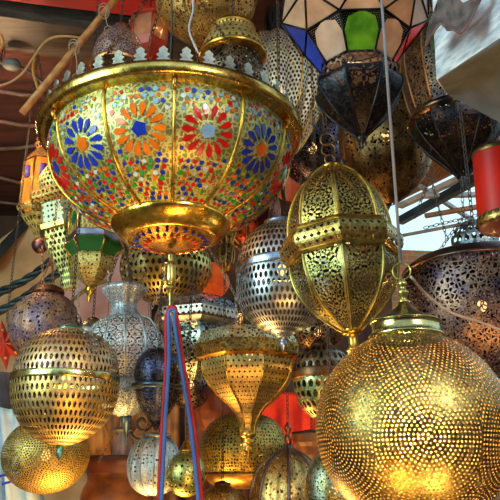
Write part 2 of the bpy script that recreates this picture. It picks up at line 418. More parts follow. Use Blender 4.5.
# =================================================================== BIG CHANDELIER
def chandelier():
    L = Lantern('chandelier', 'large round brass bowl chandelier inlaid with coloured glass rosettes, hanging at upper left', 172, 136, 2.4, category='chandelier', tilt=-1.6)
    s = L.s
    eng = metal((.74, .68, .26), (.42, .48, .18), 'lace', brighten=.2, grain=.7, rough=.38, hole=0, scale=150, t=.13, name='engraved brass bowl')
    body = cat([(117, -8), (118, -22), (115, -38), (109, -53), (97, -69), (80, -83), (56, -95)], 5)
    bo = L.part('bowl', body, eng, 96, solid=.8)
    rimo = L.part('rim', cat([(116, -12), (121, -10), (128, -9), (130.5, -3), (129, 2), (125, 4), (121, 2), (116, -2)], 4), metal((.80, .58, .16), (.50, .34, .07), rough=.14, name='polished rim brass'), 96)
    L.part('base_ring', cat([(57, -94), (56, -98), (50, -106), (42, -111), (39, -109)], 4), metal((.95, .60, .10), (.75, .44, .06), rough=.12, name='polished cup brass'), 64)
    bplate = L.part('base_plate', cat([(39, -109), (30, -113), (15, -117), (2, -118)], 3), metal(GOLD, BRONZE, 'lace', rough=.3, hole=0, scale=90, t=.12, name='engraved base'), 48)
    L.part('finial', cat([(2, -122), (4, -126), (3, -132), (4.5, -136), (4.5, -150), (3, -154), (5, -158), (2, -164), (1.5, -200)], 3), brass_o, 16)
    # glass inlays, panel by panel
    arc = [0]
    for a, b in zip(body, body[1:]): arc.append(arc[-1] + math.hypot(a[0] - b[0], a[1] - b[1]))
    def surf(th, t, off):
        t = min(max(t, 0), arc[-1] - .01); i = max(j for j in range(len(arc)) if arc[j] <= t); i = min(i, len(arc) - 2)
        q = (t - arc[i]) / (arc[i + 1] - arc[i]); r = body[i][0] + (body[i + 1][0] - body[i][0]) * q; z = body[i][1] + (body[i + 1][1] - body[i][1]) * q
        nr = -(body[i + 1][1] - body[i][1]); nz = body[i + 1][0] - body[i][0]; m = math.hypot(nr, nz); nr /= m; nz /= m
        return (r + off * nr), (z + off * nz)
    gl = [plain(c, .12, tuple(v * .7 for v in c), 30, bump=.1, name=n) for c, n in
          (((.60, .012, .01), 'red glass'), ((.012, .035, .42), 'blue glass'), ((.78, .17, .01), 'orange glass'), ((.03, .34, .04), 'green glass'), ((.62, .74, .78), 'pale glass'), ((.25, .45, .75), 'light blue glass'), ((.45, .55, .05), 'lime glass'))]
    themes = {0: (0, 5), 1: (1, 2), 2: (0, 3), 11: (2, 1), 10: (1, 2), 9: (0, 1)}
    rnd = random.Random(3)
    for pnl in range(12):
        th0 = math.radians(15 + 30 * pnl); mb = MB()
        pet, ctr = themes.get(pnl, (rnd.choice((0, 1, 2)), rnd.choice((1, 2, 5))))
        half = math.radians(13)
        def put(pts, mi, h=1.0):
            b = len(mb.v); n = len(pts); c = [0, 0]
            for (x, t) in pts:
                r0, _ = surf(0, t, 0); th = th0 + x / max(r0, 20)
                if abs(th - th0) > half: return
            for (x, t) in pts:
                r0, _ = surf(0, t, 0); th = th0 + x / max(r0, 20); r, z = surf(th, t, h)
                mb.v.append((r * math.sin(th) * s, -r * math.cos(th) * s, z * s))
            for (x, t) in pts:
                r0, _ = surf(0, t, 0); th = th0 + x / max(r0, 20); r, z = surf(th, t, -.3)
                mb.v.append((r * math.sin(th) * s, -r * math.cos(th) * s, z * s))
            mb.face(list(range(b, b + n)), None, mi, False)
            for i in range(n): mb.face([b + i, b + n + i, b + n + (i + 1) % n, b + (i + 1) % n], None, mi, False)
        R0 = 46
        C0 = (0, 44 if pnl in (0, 11) else 45)
        put([(7 * math.cos(a * PI / 5) * (1 if a % 2 else .78), C0[1] + 7 * math.sin(a * PI / 5) * (1 if a % 2 else .78)) for a in range(10)], ctr)
        for k in range(14):
            a = 2 * PI * k / 14; ca, sa = math.cos(a), math.sin(a)
            pp = [(9.5, 0), (13.5, 1.6), (18.5, 2.9), (21, 2.3), (23, 0), (21, -2.3), (18.5, -2.9), (13.5, -1.6)]
            put([(x * ca - y * sa, C0[1] + x * sa + y * ca) for x, y in pp], pet)
        # scattered tesserae on a staggered grid
        row = 0; t = 11
        while t < arc[-1] - 5:
            r0, _ = surf(0, t, 0); wdt = r0 * half; n = int(wdt * 2 / 5.9)
            for k in range(n + 1):
                x = -wdt + (k + (.55 if row % 2 else .1)) * 5.9
                if math.hypot(x, t - C0[1]) < 25.5: continue
                big = rnd.random() < .35; rr = 2.5 if big else 2.0; mi = rnd.choice((0, 0, 0, 1, 1, 1, 3, 3, 2, 4, 6) if t > 60 else (0, 1, 2, 4, 5, 6, 5))
                ph = rnd.random() * 6; m = rnd.choice((3, 4, 4, 5, 6))
                put([(x + rr * math.cos(ph + 2 * PI * q / m), t + rr * math.sin(ph + 2 * PI * q / m)) for q in range(m)], mi, .8)
            t += 5.5; row += 1
        if mb.f: mb.build('glass_inlay', gl, L.root)
    mb = MB()
    for k in range(48):
        rad = 33 if k % 2 else 24; a = 2 * PI * k / 48; zz = -112.6 if k % 2 else -115.6; q = []
        for j in range(5): q.append(((rad + 3.2 * math.cos(2 * PI * j / 5)) * math.sin(a) + 1.6 * math.sin(2 * PI * j / 5) * math.cos(a), -(rad + 3.2 * math.cos(2 * PI * j / 5)) * math.cos(a) + 1.6 * math.sin(2 * PI * j / 5) * math.sin(a), zz))
        n0 = len(mb.f); mb.prism([(x * s, y * s, z * s) for x, y, z in q], (0, 0, -1.0 * s), (0, 1, 2, 1)[k % 4])
    mb.build('glass_inlay', gl, bplate)
    L.ribs('rib', body[1:], 12, 1.6, brass, rot=0, k=0, out=.6)
    L.ribs('rosette_stud', [(121, -10), (123, -14), (120, -20)], 6, 2.2, brass, rot=0, k=0)
    # cresting along the rim
    shp = [(-5, 0), (5, 0), (6, 4), (3.2, 6), (6, 10), (3.2, 12), (4, 16), (0, 20), (-4, 16), (-3.2, 12), (-6, 10), (-3.2, 6), (-6, 4)]
    mb = MB().prism([(x * .95 * s, -124 * s, (3 + z * .8) * s) for x, z in shp], (0, 1.6 * s, 0)); first = None
    cm = metal((.72, .66, .50), (.35, .34, .30), rough=.3, name='cresting metal')
    for i in range(40):
        if first is None: o = first = mb.build('cresting_leaf', cm, rimo)
        else: o = first.copy(); COL.objects.link(o); o.parent = rimo
        o.rotation_euler = (0, 0, 2 * PI * (i + .5) / 40)
    for a in (33, -33, 147, -147):
        a = math.radians(a); MB().chain((124 * s * math.sin(a), -124 * s * math.cos(a), 3 * s), (0, 0, 215 * s), .026, .0018).build('chain', bronze, L.root)
    L.hang(215, 'chain', bronze, top=CEIL)
    L.bulb(-30, 6)
    return L
A = chandelier()
# striped cord hung over the chandelier's stem
ax, ay = A.loc.x, A.loc.y
k0 = PY(171, 306, ay - .012)
def loop_cord():
    root = empty('striped_cord', k0, 'thick red and blue striped cord looped beneath the big chandelier', 'cord')
    bot1 = PY(158, 512, ay - .06) - k0; bot2 = PY(203, 512, ay - .02) - k0
    mats = [plain((.38, .01, .02), .8, name='red cord'), plain((.04, .12, .42), .8, name='blue cord'), plain((.35, .38, .6), .8, name='pale cord')]
    for nm, off, mi, lab in (('red_strand', 0, 0, 'dark red strand'), ('blue_strand', 1, 1, 'blue strand')):
        mb = MB()
        dx = (.009 if off else 0)
        pts = [(bot1.x + dx, bot1.y - dx, bot1.z), (bot1.x * .85 + dx, bot1.y * .8 - dx, bot1.z * .6), (bot1.x * .62 + dx, bot1.y * .5 - dx, bot1.z * .3), (-.014 + dx, -dx * .5, -.05), (-.006, 0, -.008 - dx), (.004, 0, -.002 - dx), (.014, 0, -.010 - dx), (.022 - dx, -dx, -.05), (.045 - dx, -dx, bot2.z * .3), (bot2.x * .72 - dx, -dx, bot2.z * .62), (bot2.x - dx, bot2.y - dx, bot2.z)]
        mb.tube(cat(pts, 8), .006, 8).build(nm, mats[mi], root, lab)
    # twist threads round the blue strand
    MB().tube([(0, 0, 0), (0, 0, .06)], .002, 6).build('hook', WIRE, root)
loop_cord()

# =================================================================== FRONT GLOBE
B = Lantern('globe_lantern', 'large brass globe lantern pierced with concentric rings of dots, front lower right', 413, 428, 1.3)
B.part('globe', ball(97, 97, -90, 68, 60), metal((.36, .30, .11), (.18, .15, .05), 'rings', rough=.25, inner=4, nu=6, nv=6, K=158, dot=.26, off=.15, stag=1, name='dotted globe brass'), 96, rot=180 + 8)
B.part('collar', cat([(36, 89), (39, 91), (39, 94), (36, 96), (35, 105), (37, 107), (35, 109)], 3), metal((.62, .55, .25), (.35, .3, .12), rough=.12, name='collar'), 64)
B.part('cap', cat([(35, 109), (30, 111), (18, 117), (9, 125), (6, 129)], 3), metal((.30, .22, .08), (.12, .09, .04), rough=.2, name='cap'), 64)
B.part('finial', cat([(6, 129), (6, 131), (3, 133), (5, 137), (6, 141), (3, 145), (5, 150), (2, 155)], 3), brass_o, 24)
B.ring(164, 9.5, 1, brass_o)
B.hang(173, 'cord', plain((.20, .22, .28), .6, name='grey cord'), r=.0036)
B.bulb(0, 50, (1, .72, .28), 6)
def cordpart():
    a = B.loc; pts = [P(411, 277, 1.32), P(428, 296, 1.5), P(452, 313, 1.55), P(480, 322, 1.6), P(520, 338, 1.65)]
    return tag(MB().tube([p for p in cat([tuple(p) for p in pts], 6)], .0028, 6).build('electric_flex', plain((.55, .42, .36), .6, name='beige cord')), 'pale beige power cord sagging right from the ring above the dotted globe', 'cord')
cordpart()

# =================================================================== CENTRE GOLD LANTERN
Cn = Lantern('dome_lantern', 'tall eight-sided gold lantern with lattice waist band, right of centre', 341, 247, 1.96, tilt=-4.5); Cn.s *= 1.01
up = [(51, 10), (50, 28), (44, 50), (33, 68), (20, 80), (9, 87)]
lo = [(52, -12), (52, -24), (48, -41), (39, -57), (27, -70), (14, -81), (8, -85)]
fil = metal((.85, .62, .18), (.42, .28, .07), 'filigree', rough=.3, nu=8, nv=9, off=.75, pet=12, k=3.6, vs=130, inner=.06, name='gold filigree')
fil2 = metal((.70, .66, .26), (.34, .30, .10), 'filigree', rough=.3, nu=8, nv=8, off=.3, pet=12, k=4, vs=130, inner=.06, name='green gold filigree')
Cn.part('upper_dome', up, fil, 8, k=4, smooth=False)
Cn.part('lower_bowl', lo[::-1], fil2, 8, k=4, smooth=False)
wb_ = Cn.part('waist_band', cat([(56, 11), (60, 7), (61.5, 0), (60, -7), (56, -12)], 3), metal((.80, .62, .20), (.45, .30, .08), 'diamond', rough=.28, nu=52, t=.30, name='lattice band'), 8, smooth=False)
Cn.part('band_edge', [(50, 13), (55, 14), (57, 12), (56, 10)], brass, 8, smooth=False, parent=wb_)
Cn.part('band_edge', [(56, -11), (57, -13), (55, -15), (50, -14)], brass_o, 8, smooth=False, parent=wb_)
Cn.ribs('rib', up, 8, 1.5, brass); Cn.ribs('rib', lo, 8, 1.5, brass_o)
Cn.part('apex_cap', [(10, 86), (11, 88), (6, 91), (2, 92)], brass, 24)
Cn.part('finial', cat([(10, -84), (9, -88), (5, -90), (5, -100), (8, -103), (5, -106), (1, -112)], 3), brass, 24)
Cn.ring(97, 5, 1, bronze); Cn.ring(108, 7, 1, bronze); Cn.ring(120, 7, 1, bronze)
Cn.hang(130, 'chain', bronze, ln=.03)
Cn.bulb(-10, 3)

# =================================================================== STAR GLASS LANTERN (top)
def star_lantern():
    L = Lantern('glass_panel_lantern', 'black metal lantern with frosted, green, blue and red glass panels, at the top', 356, 42, 1.85)
    s = L.s; N = 8; rings = [(34, -32), (54, 0), (74, 24), (74, 54), (50, 84), (16, 98)]
    frost = plain((.52, .36, .26), .3, (.34, .22, .15), 14, bump=.4, trans=.3, name='frosted glass')
    green = plain((.13, .36, .02), .2, (.04, .15, .01), 16, bump=.5, trans=.4, name='green glass pane')
    blue = plain((.02, .06, .55), .2, bump=.4, trans=.4, name='blue glass pane'); red = plain((.62, .02, .02), .2, bump=.4, trans=.4, name='red glass pane')
    corner = metal(DARK, DARK2, 'diamond', rough=.3, nu=40, t=.3, name='black corner lattice')
    def V(i, k, half=False):
        r, z = rings[i]; a = math.radians(22.5) + 2 * PI * k / N
        if i >= 2: a += math.radians(22.5) if i % 2 == 0 else 0
        return Vector((r * math.sin(a) * s, -r * math.cos(a) * s, z * s))
    def col(row, k): 
        if row == 0: return {7: green, 6: frost, 0: frost, 5: blue, 1: red}.get(k, frost)
        return frost
    bars = MB()
    for i in range(len(rings) - 1):
        for k in range(N):
            if i == 0:
                faces = [[V(0, k), V(0, k + 1), V(1, k + 1), V(1, k)]]
            elif i % 2 == 1:   # to a half shifted ring: triangles
                faces = [[V(i, k), V(i, k + 1), V(i + 1, k)], [V(i, k + 1), V(i + 1, k + 1), V(i + 1, k)]]
            else:
                faces = [[V(i, k), V(i, k + 1), V(i + 1, k + 1)], [V(i, k), V(i + 1, k + 1), V(i + 1, k)]] if i % 2 else [[V(i, k), V(i, k + 1), V(i + 1, k + 1)], [V(i, k), V(i + 1, k + 1), V(i + 1, k)]]
            for j, fc in enumerate(faces):
                mb = MB(); mb.v += fc; mb.face(range(len(fc)), None, 0, False)
                m = col(i, k)
                if i == 1 and j == 0 and k in (5,): m = blue
                if i == 1 and j == 0 and k in (1,): m = red
                gp = mb.build('glass_pane', m, L.root, {id(green): 'green glass pane', id(blue): 'blue glass pane', id(red): 'red glass pane'}.get(id(m)))
                for q in range(len(fc)):
                    bars.tube([fc[q] * 1.004, fc[(q + 1) % len(fc)] * 1.004], 1.15 * s, 6)
            if i == 0:
                # lattice corner pieces across the top edge of each low pane
                a, b, c, d = [p * 1.006 for p in faces[0]]; mb = MB()
                for P0, P1, P2 in ((d, c, a), (c, d, b)):
                    bb = len(mb.v); q1 = P0 + (P1 - P0) * .5; q2 = P0 + (P2 - P0) * .55
                    mid = P0 + (P1 - P0) * .16 + (P2 - P0) * .16
                    mb.v += [P0, q1, mid, q2]; mb.face([bb, bb + 1, bb + 2, bb + 3], [(0, 0), (.3, 0), (.1, .1), (0, .3)], 0, False)
                if k in (6, 7, 0): mb.build('corner_lattice', metal((.05, .035, .03), DARK2, 'diamond', rough=.5, nu=30, t=.24, name='corner lattice'), gp)
    L.root.rotation_euler = (0, 0, math.radians(-2))
    bars.build('frame', darkm, L.root)
    L.part('collar', [(34, -31), (39, -34), (40, -38), (37, -48)], metal((.18, .10, .07), DARK2, 'lattice', rough=.3, nu=32, asp=1, name='pierced dark collar'), 8, rot=22.5, smooth=False)
    cone = [(37, -46), (43, -52), (42, -60), (35, -72), (24, -86), (11, -99), (4, -106)]
    L.part('lower_cone', cat(cone, 4), metal((.055, .05, .06), DARK2, 'filigree', rough=.25, nu=8, nv=9, off=.1, pet=6, k=1.6, vs=60, hole=.35, name='dark pierced cone'), 8, rot=22.5, smooth=False)
    L.ribs('rib', cone, 8, 1.1, darkm, rot=22.5)
    L.part('finial', cat([(4, -105), (5, -109), (2, -113), (1, -118)], 3), darkm, 16)
    L.hang(98, 'chain', bronze)
    L.bulb(25, 4, (1, .75, .45), 6)
star_lantern()

# =================================================================== generic lanterns
def globe2(name, label, px, py, d, r, up, lo, mu, ml, band_mat, band_w=3, hang='chain', capm=None, bulb=0, caph=0, capr=10, finial=True, seg=64, tiltv=0, spread=0, hangmat=None):
    L = Lantern(name, label, px, py, d, tilt=tiltv)
    L.part('upper_dome', up, mu, seg, k=5); L.part('lower_bowl', lo[::-1], ml, seg, k=5)
    zb = up[0][1]
    L.part('waist_band', cat([(r, zb + band_w), (r + 1.5, zb + band_w * .6), (r + 1.5, lo[0][1] - band_w * .6), (r, lo[0][1] - band_w)], 3), band_mat, seg)
    zt = up[-1][1]; capm = capm or band_mat
    L.part('cap', cat([(capr, zt - 2), (capr + 1, zt + 2), (capr * .6, zt + 5 + caph), (2, zt + 8 + caph)], 3), capm, 24)
    if finial:
        zf = lo[-1][1]; L.part('finial', cat([(4, zf), (3, zf - 3), (4, zf - 6), (1, zf - 12)], 3), capm, 12)
    if spread: L.hang(zt - 4, 'chain', hangmat, spread=spread)
    else: L.hang(zt + 8 + caph, hang, hangmat)
    if bulb: L.bulb(0, bulb)
    return L
lat_s = metal((.66, .72, .78), (.34, .38, .42), 'lattice', rough=.25, nu=56, asp=1.45, a=.29, b=.36, grain=.7, name='silver lattice')
globe2('globe_lantern', 'silver globe lantern with open oval lattice and blue-grey waist band, centre', 282, 270, 2.25, 45,
       [(45, 3), (44, 14), (39, 28), (30, 39), (18, 47), (11, 49)], [(45, -3), (46, -16), (44, -32), (38, -46), (26, -57), (12, -64), (5, -69)],
       metal((.78, .66, .52), (.42, .36, .36), 'lattice', rough=.28, nu=56, asp=1.45, a=.29, b=.36, grain=.7, name='warm lattice'), lat_s, metal((.45, .52, .66), (.30, .34, .45), rough=.15, name='blue grey band'), capm=metal((.45, .55, .75), rough=.3), band_w=1.5, bulb=2.5, spread=16, capr=17)
globe2('globe_lantern', 'brass openwork globe lantern with thin yellow waist ring, at lower left', 66, 380, 2.5, 52,
       [(52, 3), (51, 16), (45, 31), (35, 42), (20, 49), (10, 50)], [(53, -3), (52, -18), (47, -33), (38, -46), (25, -56), (12, -62), (3, -64)],
       metal((.88, .62, .26), (.62, .46, .34), 'lattice', rough=.36, grain=.65, nu=62, asp=1.5, a=.27, b=.34, name='gold lattice'), metal((.90, .62, .18), (.55, .44, .22), 'lattice', rough=.36, grain=.65, nu=62, asp=1.5, a=.27, b=.34, name='gold lattice low'), metal((.75, .70, .35), (.5, .5, .2), rough=.15, name='pale band'), band_w=.5, capm=metal((.25, .55, .50), rough=.35, name='turquoise cap'), capr=13, bulb=3)
G = Lantern('globe_lantern', 'flattened gold ball lantern with fine pinpricks, bottom left corner', 46, 455, 2.9)
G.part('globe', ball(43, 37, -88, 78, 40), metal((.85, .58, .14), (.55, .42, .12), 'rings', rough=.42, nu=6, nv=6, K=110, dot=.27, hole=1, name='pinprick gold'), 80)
G.part('collar', cat([(9, 35), (11, 37), (10, 42), (4, 46)], 3), brass, 24); G.hang(44); G.bulb(0, 1.2)

H = Lantern('globe_lantern', 'rusty purple-brown globe lantern with gored ribs, left edge above openwork globe', 45, 326, 2.9)
H.part('globe', ball(36, 35, -85, 70, 30), metal((.62, .34, .20), (.28, .18, .24), 'dots', brighten=.4, rough=.42, scale=60, t=.34, rand=.8, hole=.95, name='rusty pierced'), 72, flute=12, flute_d=.04)
H.part('collar', cat([(13, 32), (16, 34), (15, 38), (8, 42), (3, 44)], 3), metal((.35, .14, .07), rough=.35, name='copper collar'), 32); H.hang(40, 'chain', plain((.4, .13, .05), .5, name='rust chain'), spread=10)

I = Lantern('tiered_lantern', 'pale silver two-tier lantern with flared neck and round ribbed body, left of centre', 125, 348, 2.82, tilt=-4)
sf = metal((.86, .92, .95), (.60, .70, .78), 'filigree', rough=.48, grain=.6, brighten=.35, nu=12, nv=16, off=.5, pet=6, k=2.0, vs=130, name='pale silver filigree')
ib = [(16, 31), (27, 27), (34, 17), (38, 2), (36, -13), (29, -25), (20, -31)]
I.part('body', ib[::-1], sf, 72, k=5, flute=12, flute_d=.05)
I.ribs('rib', ib, 12, .8, silver)
I.part('neck', cat([(17, 31), (14, 37), (13, 44), (18, 52), (23, 60), (20, 64)], 4), metal((.80, .88, .95), (.50, .60, .70), 'lace', rough=.42, grain=.7, brighten=.35, scale=60, t=.12, hole=0, name='neck'), 48, flute=8, flute_d=.12)
lt = [(18, -31), (25, -34), (27, -42), (25, -53), (17, -62), (6, -67)]
I.part('lower_tier', lt[::-1], metal((.75, .90, .96), (.45, .60, .70), 'lace', rough=.42, grain=.7, brighten=.35, scale=80, t=.16, hole=.8, name='lower tier'), 64, k=5, flute=16, flute_d=.06)
I.part('finial', cat([(4, -67), (5, -72), (2, -82), (.6, -94)], 3), metal((.30, .50, .60), rough=.3), 16); I.hang(60, spread=18)

J = Lantern('globe_lantern', 'yellow-green lattice globe lantern directly beneath the big bowl chandelier', 166, 268, 3.45)
J.part('globe', ball(46, 37, -88, 80, 40), metal((.78, .66, .22), (.42, .38, .14), 'lattice', rough=.28, nu=46, asp=1.2, a=.29, b=.32, grain=.7, name='olive lattice'), 80)
J.part('collar', cat([(8, 36), (10, 38), (8, 42), (3, 44)], 3), brass, 24); J.hang(42); J.bulb(0, 3)

def faceted(name, label, px, py, d, n, tiers, hang=30, rot=0, bulb=0, ribs=None, ribmat=None, finial=None, fmat=None, group=None, hm=None):
    L = Lantern(name, label, px, py, d, group)
    for (nm, prof, mat) in tiers: L.part(nm, prof, mat, n, rot=rot, smooth=False)
    if ribs:
        L.ribs('rib', ribs, n, .9, ribmat or brass, rot=rot, k=0)
    if finial: L.part('finial', cat(finial, 3), fmat or brass, 16)
    L.hang(hang, 'chain', hm)
    if bulb: L.bulb(0, bulb)
    return L
sl = metal((.62, .66, .68), (.30, .32, .36), 'lace', rough=.3, scale=70, t=.12, name='silver lace')
faceted('hexagonal_lantern', 'silver hexagonal lantern with scalloped crown, behind the striped cord', 195, 322, 3.1, 6,
        [('crown', [(30, 24), (40, 18), (44, 10)], sl), ('band', [(44, 10), (45, 8), (45, 0), (43, -2)], metal((.60, .52, .38), (.35, .30, .26), 'diamond', rough=.25, nu=50, t=.3, name='grey gold lattice')),
         ('shoulder', [(43, -2), (34, -7)], silver), ('body', cat([(34, -7), (37, -16), (34, -30), (25, -44), (12, -54), (4, -58)], 3), metal((.60, .66, .56), (.30, .32, .26), 'filigree', rough=.3, nu=6, nv=9, off=.2, pet=8, k=2.2, vs=60, name='silver body'))],
        hang=24, rot=8, bulb=1.5)
faceted('octagonal_lantern', 'gold eight-sided lantern flaring to a scalloped top, in front of the dark gold ball', 248, 355, 2.56, 8,
        [('crown', [(44, 22), (50, 16), (54, 8)], metal((.82, .82, .55), (.55, .50, .25), 'lace', rough=.35, grain=.7, brighten=.2, scale=90, t=.16, name='crown lace')),
         ('band', [(54, 8), (55, 7), (54, -3), (52, -5)], metal((.85, .55, .14), (.45, .28, .08), 'lace', rough=.22, scale=70, t=.2, hole=0, name='engraved band')),
         ('shoulder', [(52, -5), (47, -7)], brass),
         ('body', cat([(47, -7), (46, -18), (41, -29), (31, -40), (20, -49), (12, -58), (8, -68), (7, -75)], 4), metal((.86, .60, .20), (.55, .42, .16), 'diamond', rough=.32, grain=.6, nu=56, t=.25, name='body lattice'))],
        hang=24, rot=-9 + 22.5 + 22.5 - 18, bulb=3, ribs=cat([(47, -7), (46, -18), (41, -29), (31, -40), (20, -49), (12, -58), (8, -68), (7, -75)], 3), finial=[(7, -74), (8, -78), (5, -81), (6, -85), (3, -88), (4, -92), (2, -96), (1, -102)])
M = Lantern('globe_lantern', 'dark gold squat ball lantern with flat base ring, bottom centre', 244, 449, 3.1)
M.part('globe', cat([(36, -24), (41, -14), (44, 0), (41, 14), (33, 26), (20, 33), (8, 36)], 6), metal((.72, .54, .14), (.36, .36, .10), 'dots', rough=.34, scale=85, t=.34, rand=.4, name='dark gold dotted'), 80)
M.part('base_ring', cat([(36, -24), (38, -25), (34, -32), (22, -37), (2, -38)], 4), metal((.85, .52, .12), (.6, .34, .08), rough=.25, name='base ring'), 64)
M.part('collar', cat([(8, 36), (9, 40), (3, 42)], 3), brass, 24); M.hang(42); M.bulb(0, 3)

N_ = Lantern('dome_lantern', 'dark blue-black pierced dome lantern half hidden behind the striped cord', 158, 376, 2.6)
dk = metal((.16, .20, .36), (.05, .05, .10), 'filigree', rough=.28, nu=8, nv=9, pet=6, k=2, vs=60, hole=.7, name='midnight pierced')
N_.part('dome', cat([(22, -8), (24, 2), (22, 14), (15, 24), (6, 28)], 4), dk, 48)
N_.part('waist_band', [(22, -8), (26, -9), (26, -12), (22, -14)], metal((.12, .2, .3), rough=.25), 48)
N_.part('lower_cone', cat([(22, -14), (19, -26), (12, -38), (5, -46), (1, -54)], 4)[::-1], dk, 48); N_.hang(27)

O = Lantern('globe_lantern', 'small pale silver ribbed ball lantern at the bottom, left of striped cord', 154, 466, 2.72)
ob = [(14, 27), (21, 20), (26, 4), (25, -10), (18, -22), (5, -28)]
O.part('body', cat(ob, 5)[::-1], metal((.85, .94, .94), (.50, .62, .66), 'dots', rough=.42, grain=.65, brighten=.3, scale=42, t=.3, rand=.6, hole=.85, name='pale pierced'), 72, flute=12, flute_d=.08)
O.ribs('rib', ob, 12, .7, silver); O.part('collar', [(14, 26), (16, 28), (15, 31), (10, 32)], silver, 32); O.hang(31, spread=10)
Pn = Lantern('globe_lantern', 'small green-gold spotted ball lantern between the cord strands', 186, 474, 2.62)
Pn.part('globe', ball(20, 22, -86, 72, 24), metal((.66, .66, .22), (.42, .46, .14), 'dots', rough=.3, scale=20, t=.27, rand=.35, name='spotted brass'), 48)
Pn.part('collar', cat([(6, 20), (8, 22), (6, 26), (3, 32)], 3), brass, 24); Pn.hang(30); Pn.bulb(0, .8, size=3)

Q = Lantern('leather_lamp', 'dark brown leather drum lamp with punched brim, bottom left of centre', 119, 466, 3.2, category='lamp')
Q.part('brim', cat([(30, 8), (36, 9), (37, 2), (33, -7)], 3), plain((.10, .025, .015), .4, name='oxblood leather'), 48)
Q.part('shade', cat([(32, -5), (30, -14), (34, -22), (36, -34), (32, -50)], 4), plain((.40, .15, .04), .5, (.14, .05, .02), 12, name='tan leather', trans=.3), 48)
Q.part('brim_trim', [(36.4, 5), (37, 3), (36.4, 1)], metal((.7, .45, .15), DARK2, 'lattice', rough=.3, nu=50, asp=.5, name='punched trim'), 48); Q.hang(5, spread=33, hangmat=None) if False else Q.hang(6, spread=30)

R_ = Lantern('teardrop_lantern', 'glowing gold filigree teardrop lantern with dark ribs, bottom edge right of centre', 289, 490, 2.75)
rb = [(3, 44), (7, 38), (18, 32), (30, 20), (37, 4), (39, -14), (33, -40), (10, -60)]
R_.part('body', cat(rb, 4)[::-1], metal((.88, .62, .20), (.5, .3, .1), 'dots', rough=.3, scale=55, t=.34, rand=.8, name='glowing filigree'), 64, flute=8, flute_d=.08)
R_.ribs('rib', rb, 8, 1.6, metal((.22, .14, .12), rough=.3, name='dark rib')); R_.part('finial', cat([(3, 44), (4, 50), (2, 55), (4, 60), (1, 66)], 3), metal((.5, .15, .08), rough=.3), 16)
R_.hang(66); R_.bulb(-10, 22)
S_ = Lantern('globe_lantern', 'bluish green-gold pierced lantern tucked behind the big dotted globe, bottom edge', 334, 492, 2.0)
S_.part('body', ball(29, 43, -80, 80, 26), metal((.45, .55, .45), (.30, .26, .10), 'dots', rough=.3, scale=60, t=.3, rand=.8, name='verdigris pierced'), 56); S_.part('collar', [(5, 42), (6, 45), (2, 48)], brass, 16); S_.hang(48); S_.bulb(0, 1.2)

T_ = globe2('globe_lantern', 'dark green lattice ball lantern left of the big dotted globe', 322, 375, 2.4, 29,
            [(29, 2), (28, 12), (22, 22), (12, 28), (7, 29)], [(29, -2), (29, -12), (25, -26), (17, -37), (8, -43), (3, -45)],
            metal((.42, .36, .22), (.16, .14, .10), 'lattice', rough=.28, nu=24, asp=1.3, a=.3, b=.34, name='dark lattice'), metal((.56, .66, .32), (.26, .32, .14), 'lattice', rough=.28, nu=24, asp=1.3, a=.3, b=.34, name='green lattice'), bronze, bulb=2)

U = Lantern('globe_lantern', 'large dark bronze filigree lantern at right edge, behind the dotted globe', 482, 306, 2.0)
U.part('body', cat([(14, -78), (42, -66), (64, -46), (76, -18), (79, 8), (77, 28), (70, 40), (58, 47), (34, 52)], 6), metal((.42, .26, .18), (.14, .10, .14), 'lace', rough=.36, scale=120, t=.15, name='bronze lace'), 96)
U.part('shoulder_ring', cat([(74, 33), (76, 36), (66, 45), (50, 51), (34, 54), (20, 55)], 4), metal((.20, .13, .10), (.08, .05, .06), rough=.28, name='dark shoulder'), 96)
U.part('crown', cat([(28, 54), (24, 60), (24, 72), (17, 84), (6, 92)], 4), metal((.40, .50, .52), (.16, .20, .22), 'lattice', rough=.3, nu=20, asp=1.1, a=.3, b=.3, name='pierced crown'), 48, flute=10, flute_d=.12)
U.bulb(0, 7); U.hang(90)

V_ = Lantern('cone_lantern', 'black pierced lantern with ribbed body and pointed cone base, upper right', 457, 121, 2.45)
vc = [(45, -2), (42, -15), (32, -30), (19, -44), (8, -57), (5, -62)]
vm = metal((.06, .04, .035), DARK2, 'dots', rough=.3, scale=90, t=.34, rand=.9, name='black pierced')
V_.part('lower_cone', cat(vc, 4)[::-1], vm, 12, smooth=False); V_.ribs('rib', vc, 12, 1, darkm)
V_.part('rim', cat([(44, 6), (48, 3), (48, -1), (44, -4)], 3), metal((.30, .18, .10), DARK2, rough=.2, name='dark rim'), 48)
vb = [(42, 6), (48, 34), (51, 64), (46, 94), (32, 114)]
V_.part('upper_body', cat(vb, 4), metal((.30, .18, .10), (.09, .07, .07), 'lace', rough=.3, scale=90, t=.18, name='brown lace'), 12, smooth=False); V_.ribs('rib', vb, 12, 1.3, metal((.40, .16, .06), rough=.3, name='copper rib'))
V_.part('finial', [(5, -60), (4, -66), (1, -74)], darkm, 12); V_.hang(112)

W = Lantern('teardrop_lantern', 'large dark bronze teardrop lantern with tiny holes, behind the central gold dome', 386, 136, 2.85)
wb = [(22, 74), (38, 54), (46, 28), (48, 2), (45, -22), (36, -44), (21, -62), (4, -74)]
W.part('body', cat(wb, 4)[::-1], metal((.38, .22, .08), (.10, .06, .03), 'dots', rough=.32, scale=75, t=.36, rand=.8, name='bronze pierced'), 72, flute=8, flute_d=.07)
W.part('collar', [(22, 73), (24, 76), (20, 80), (8, 84)], bronze, 32); W.bulb(0, 6); W.hang(82)

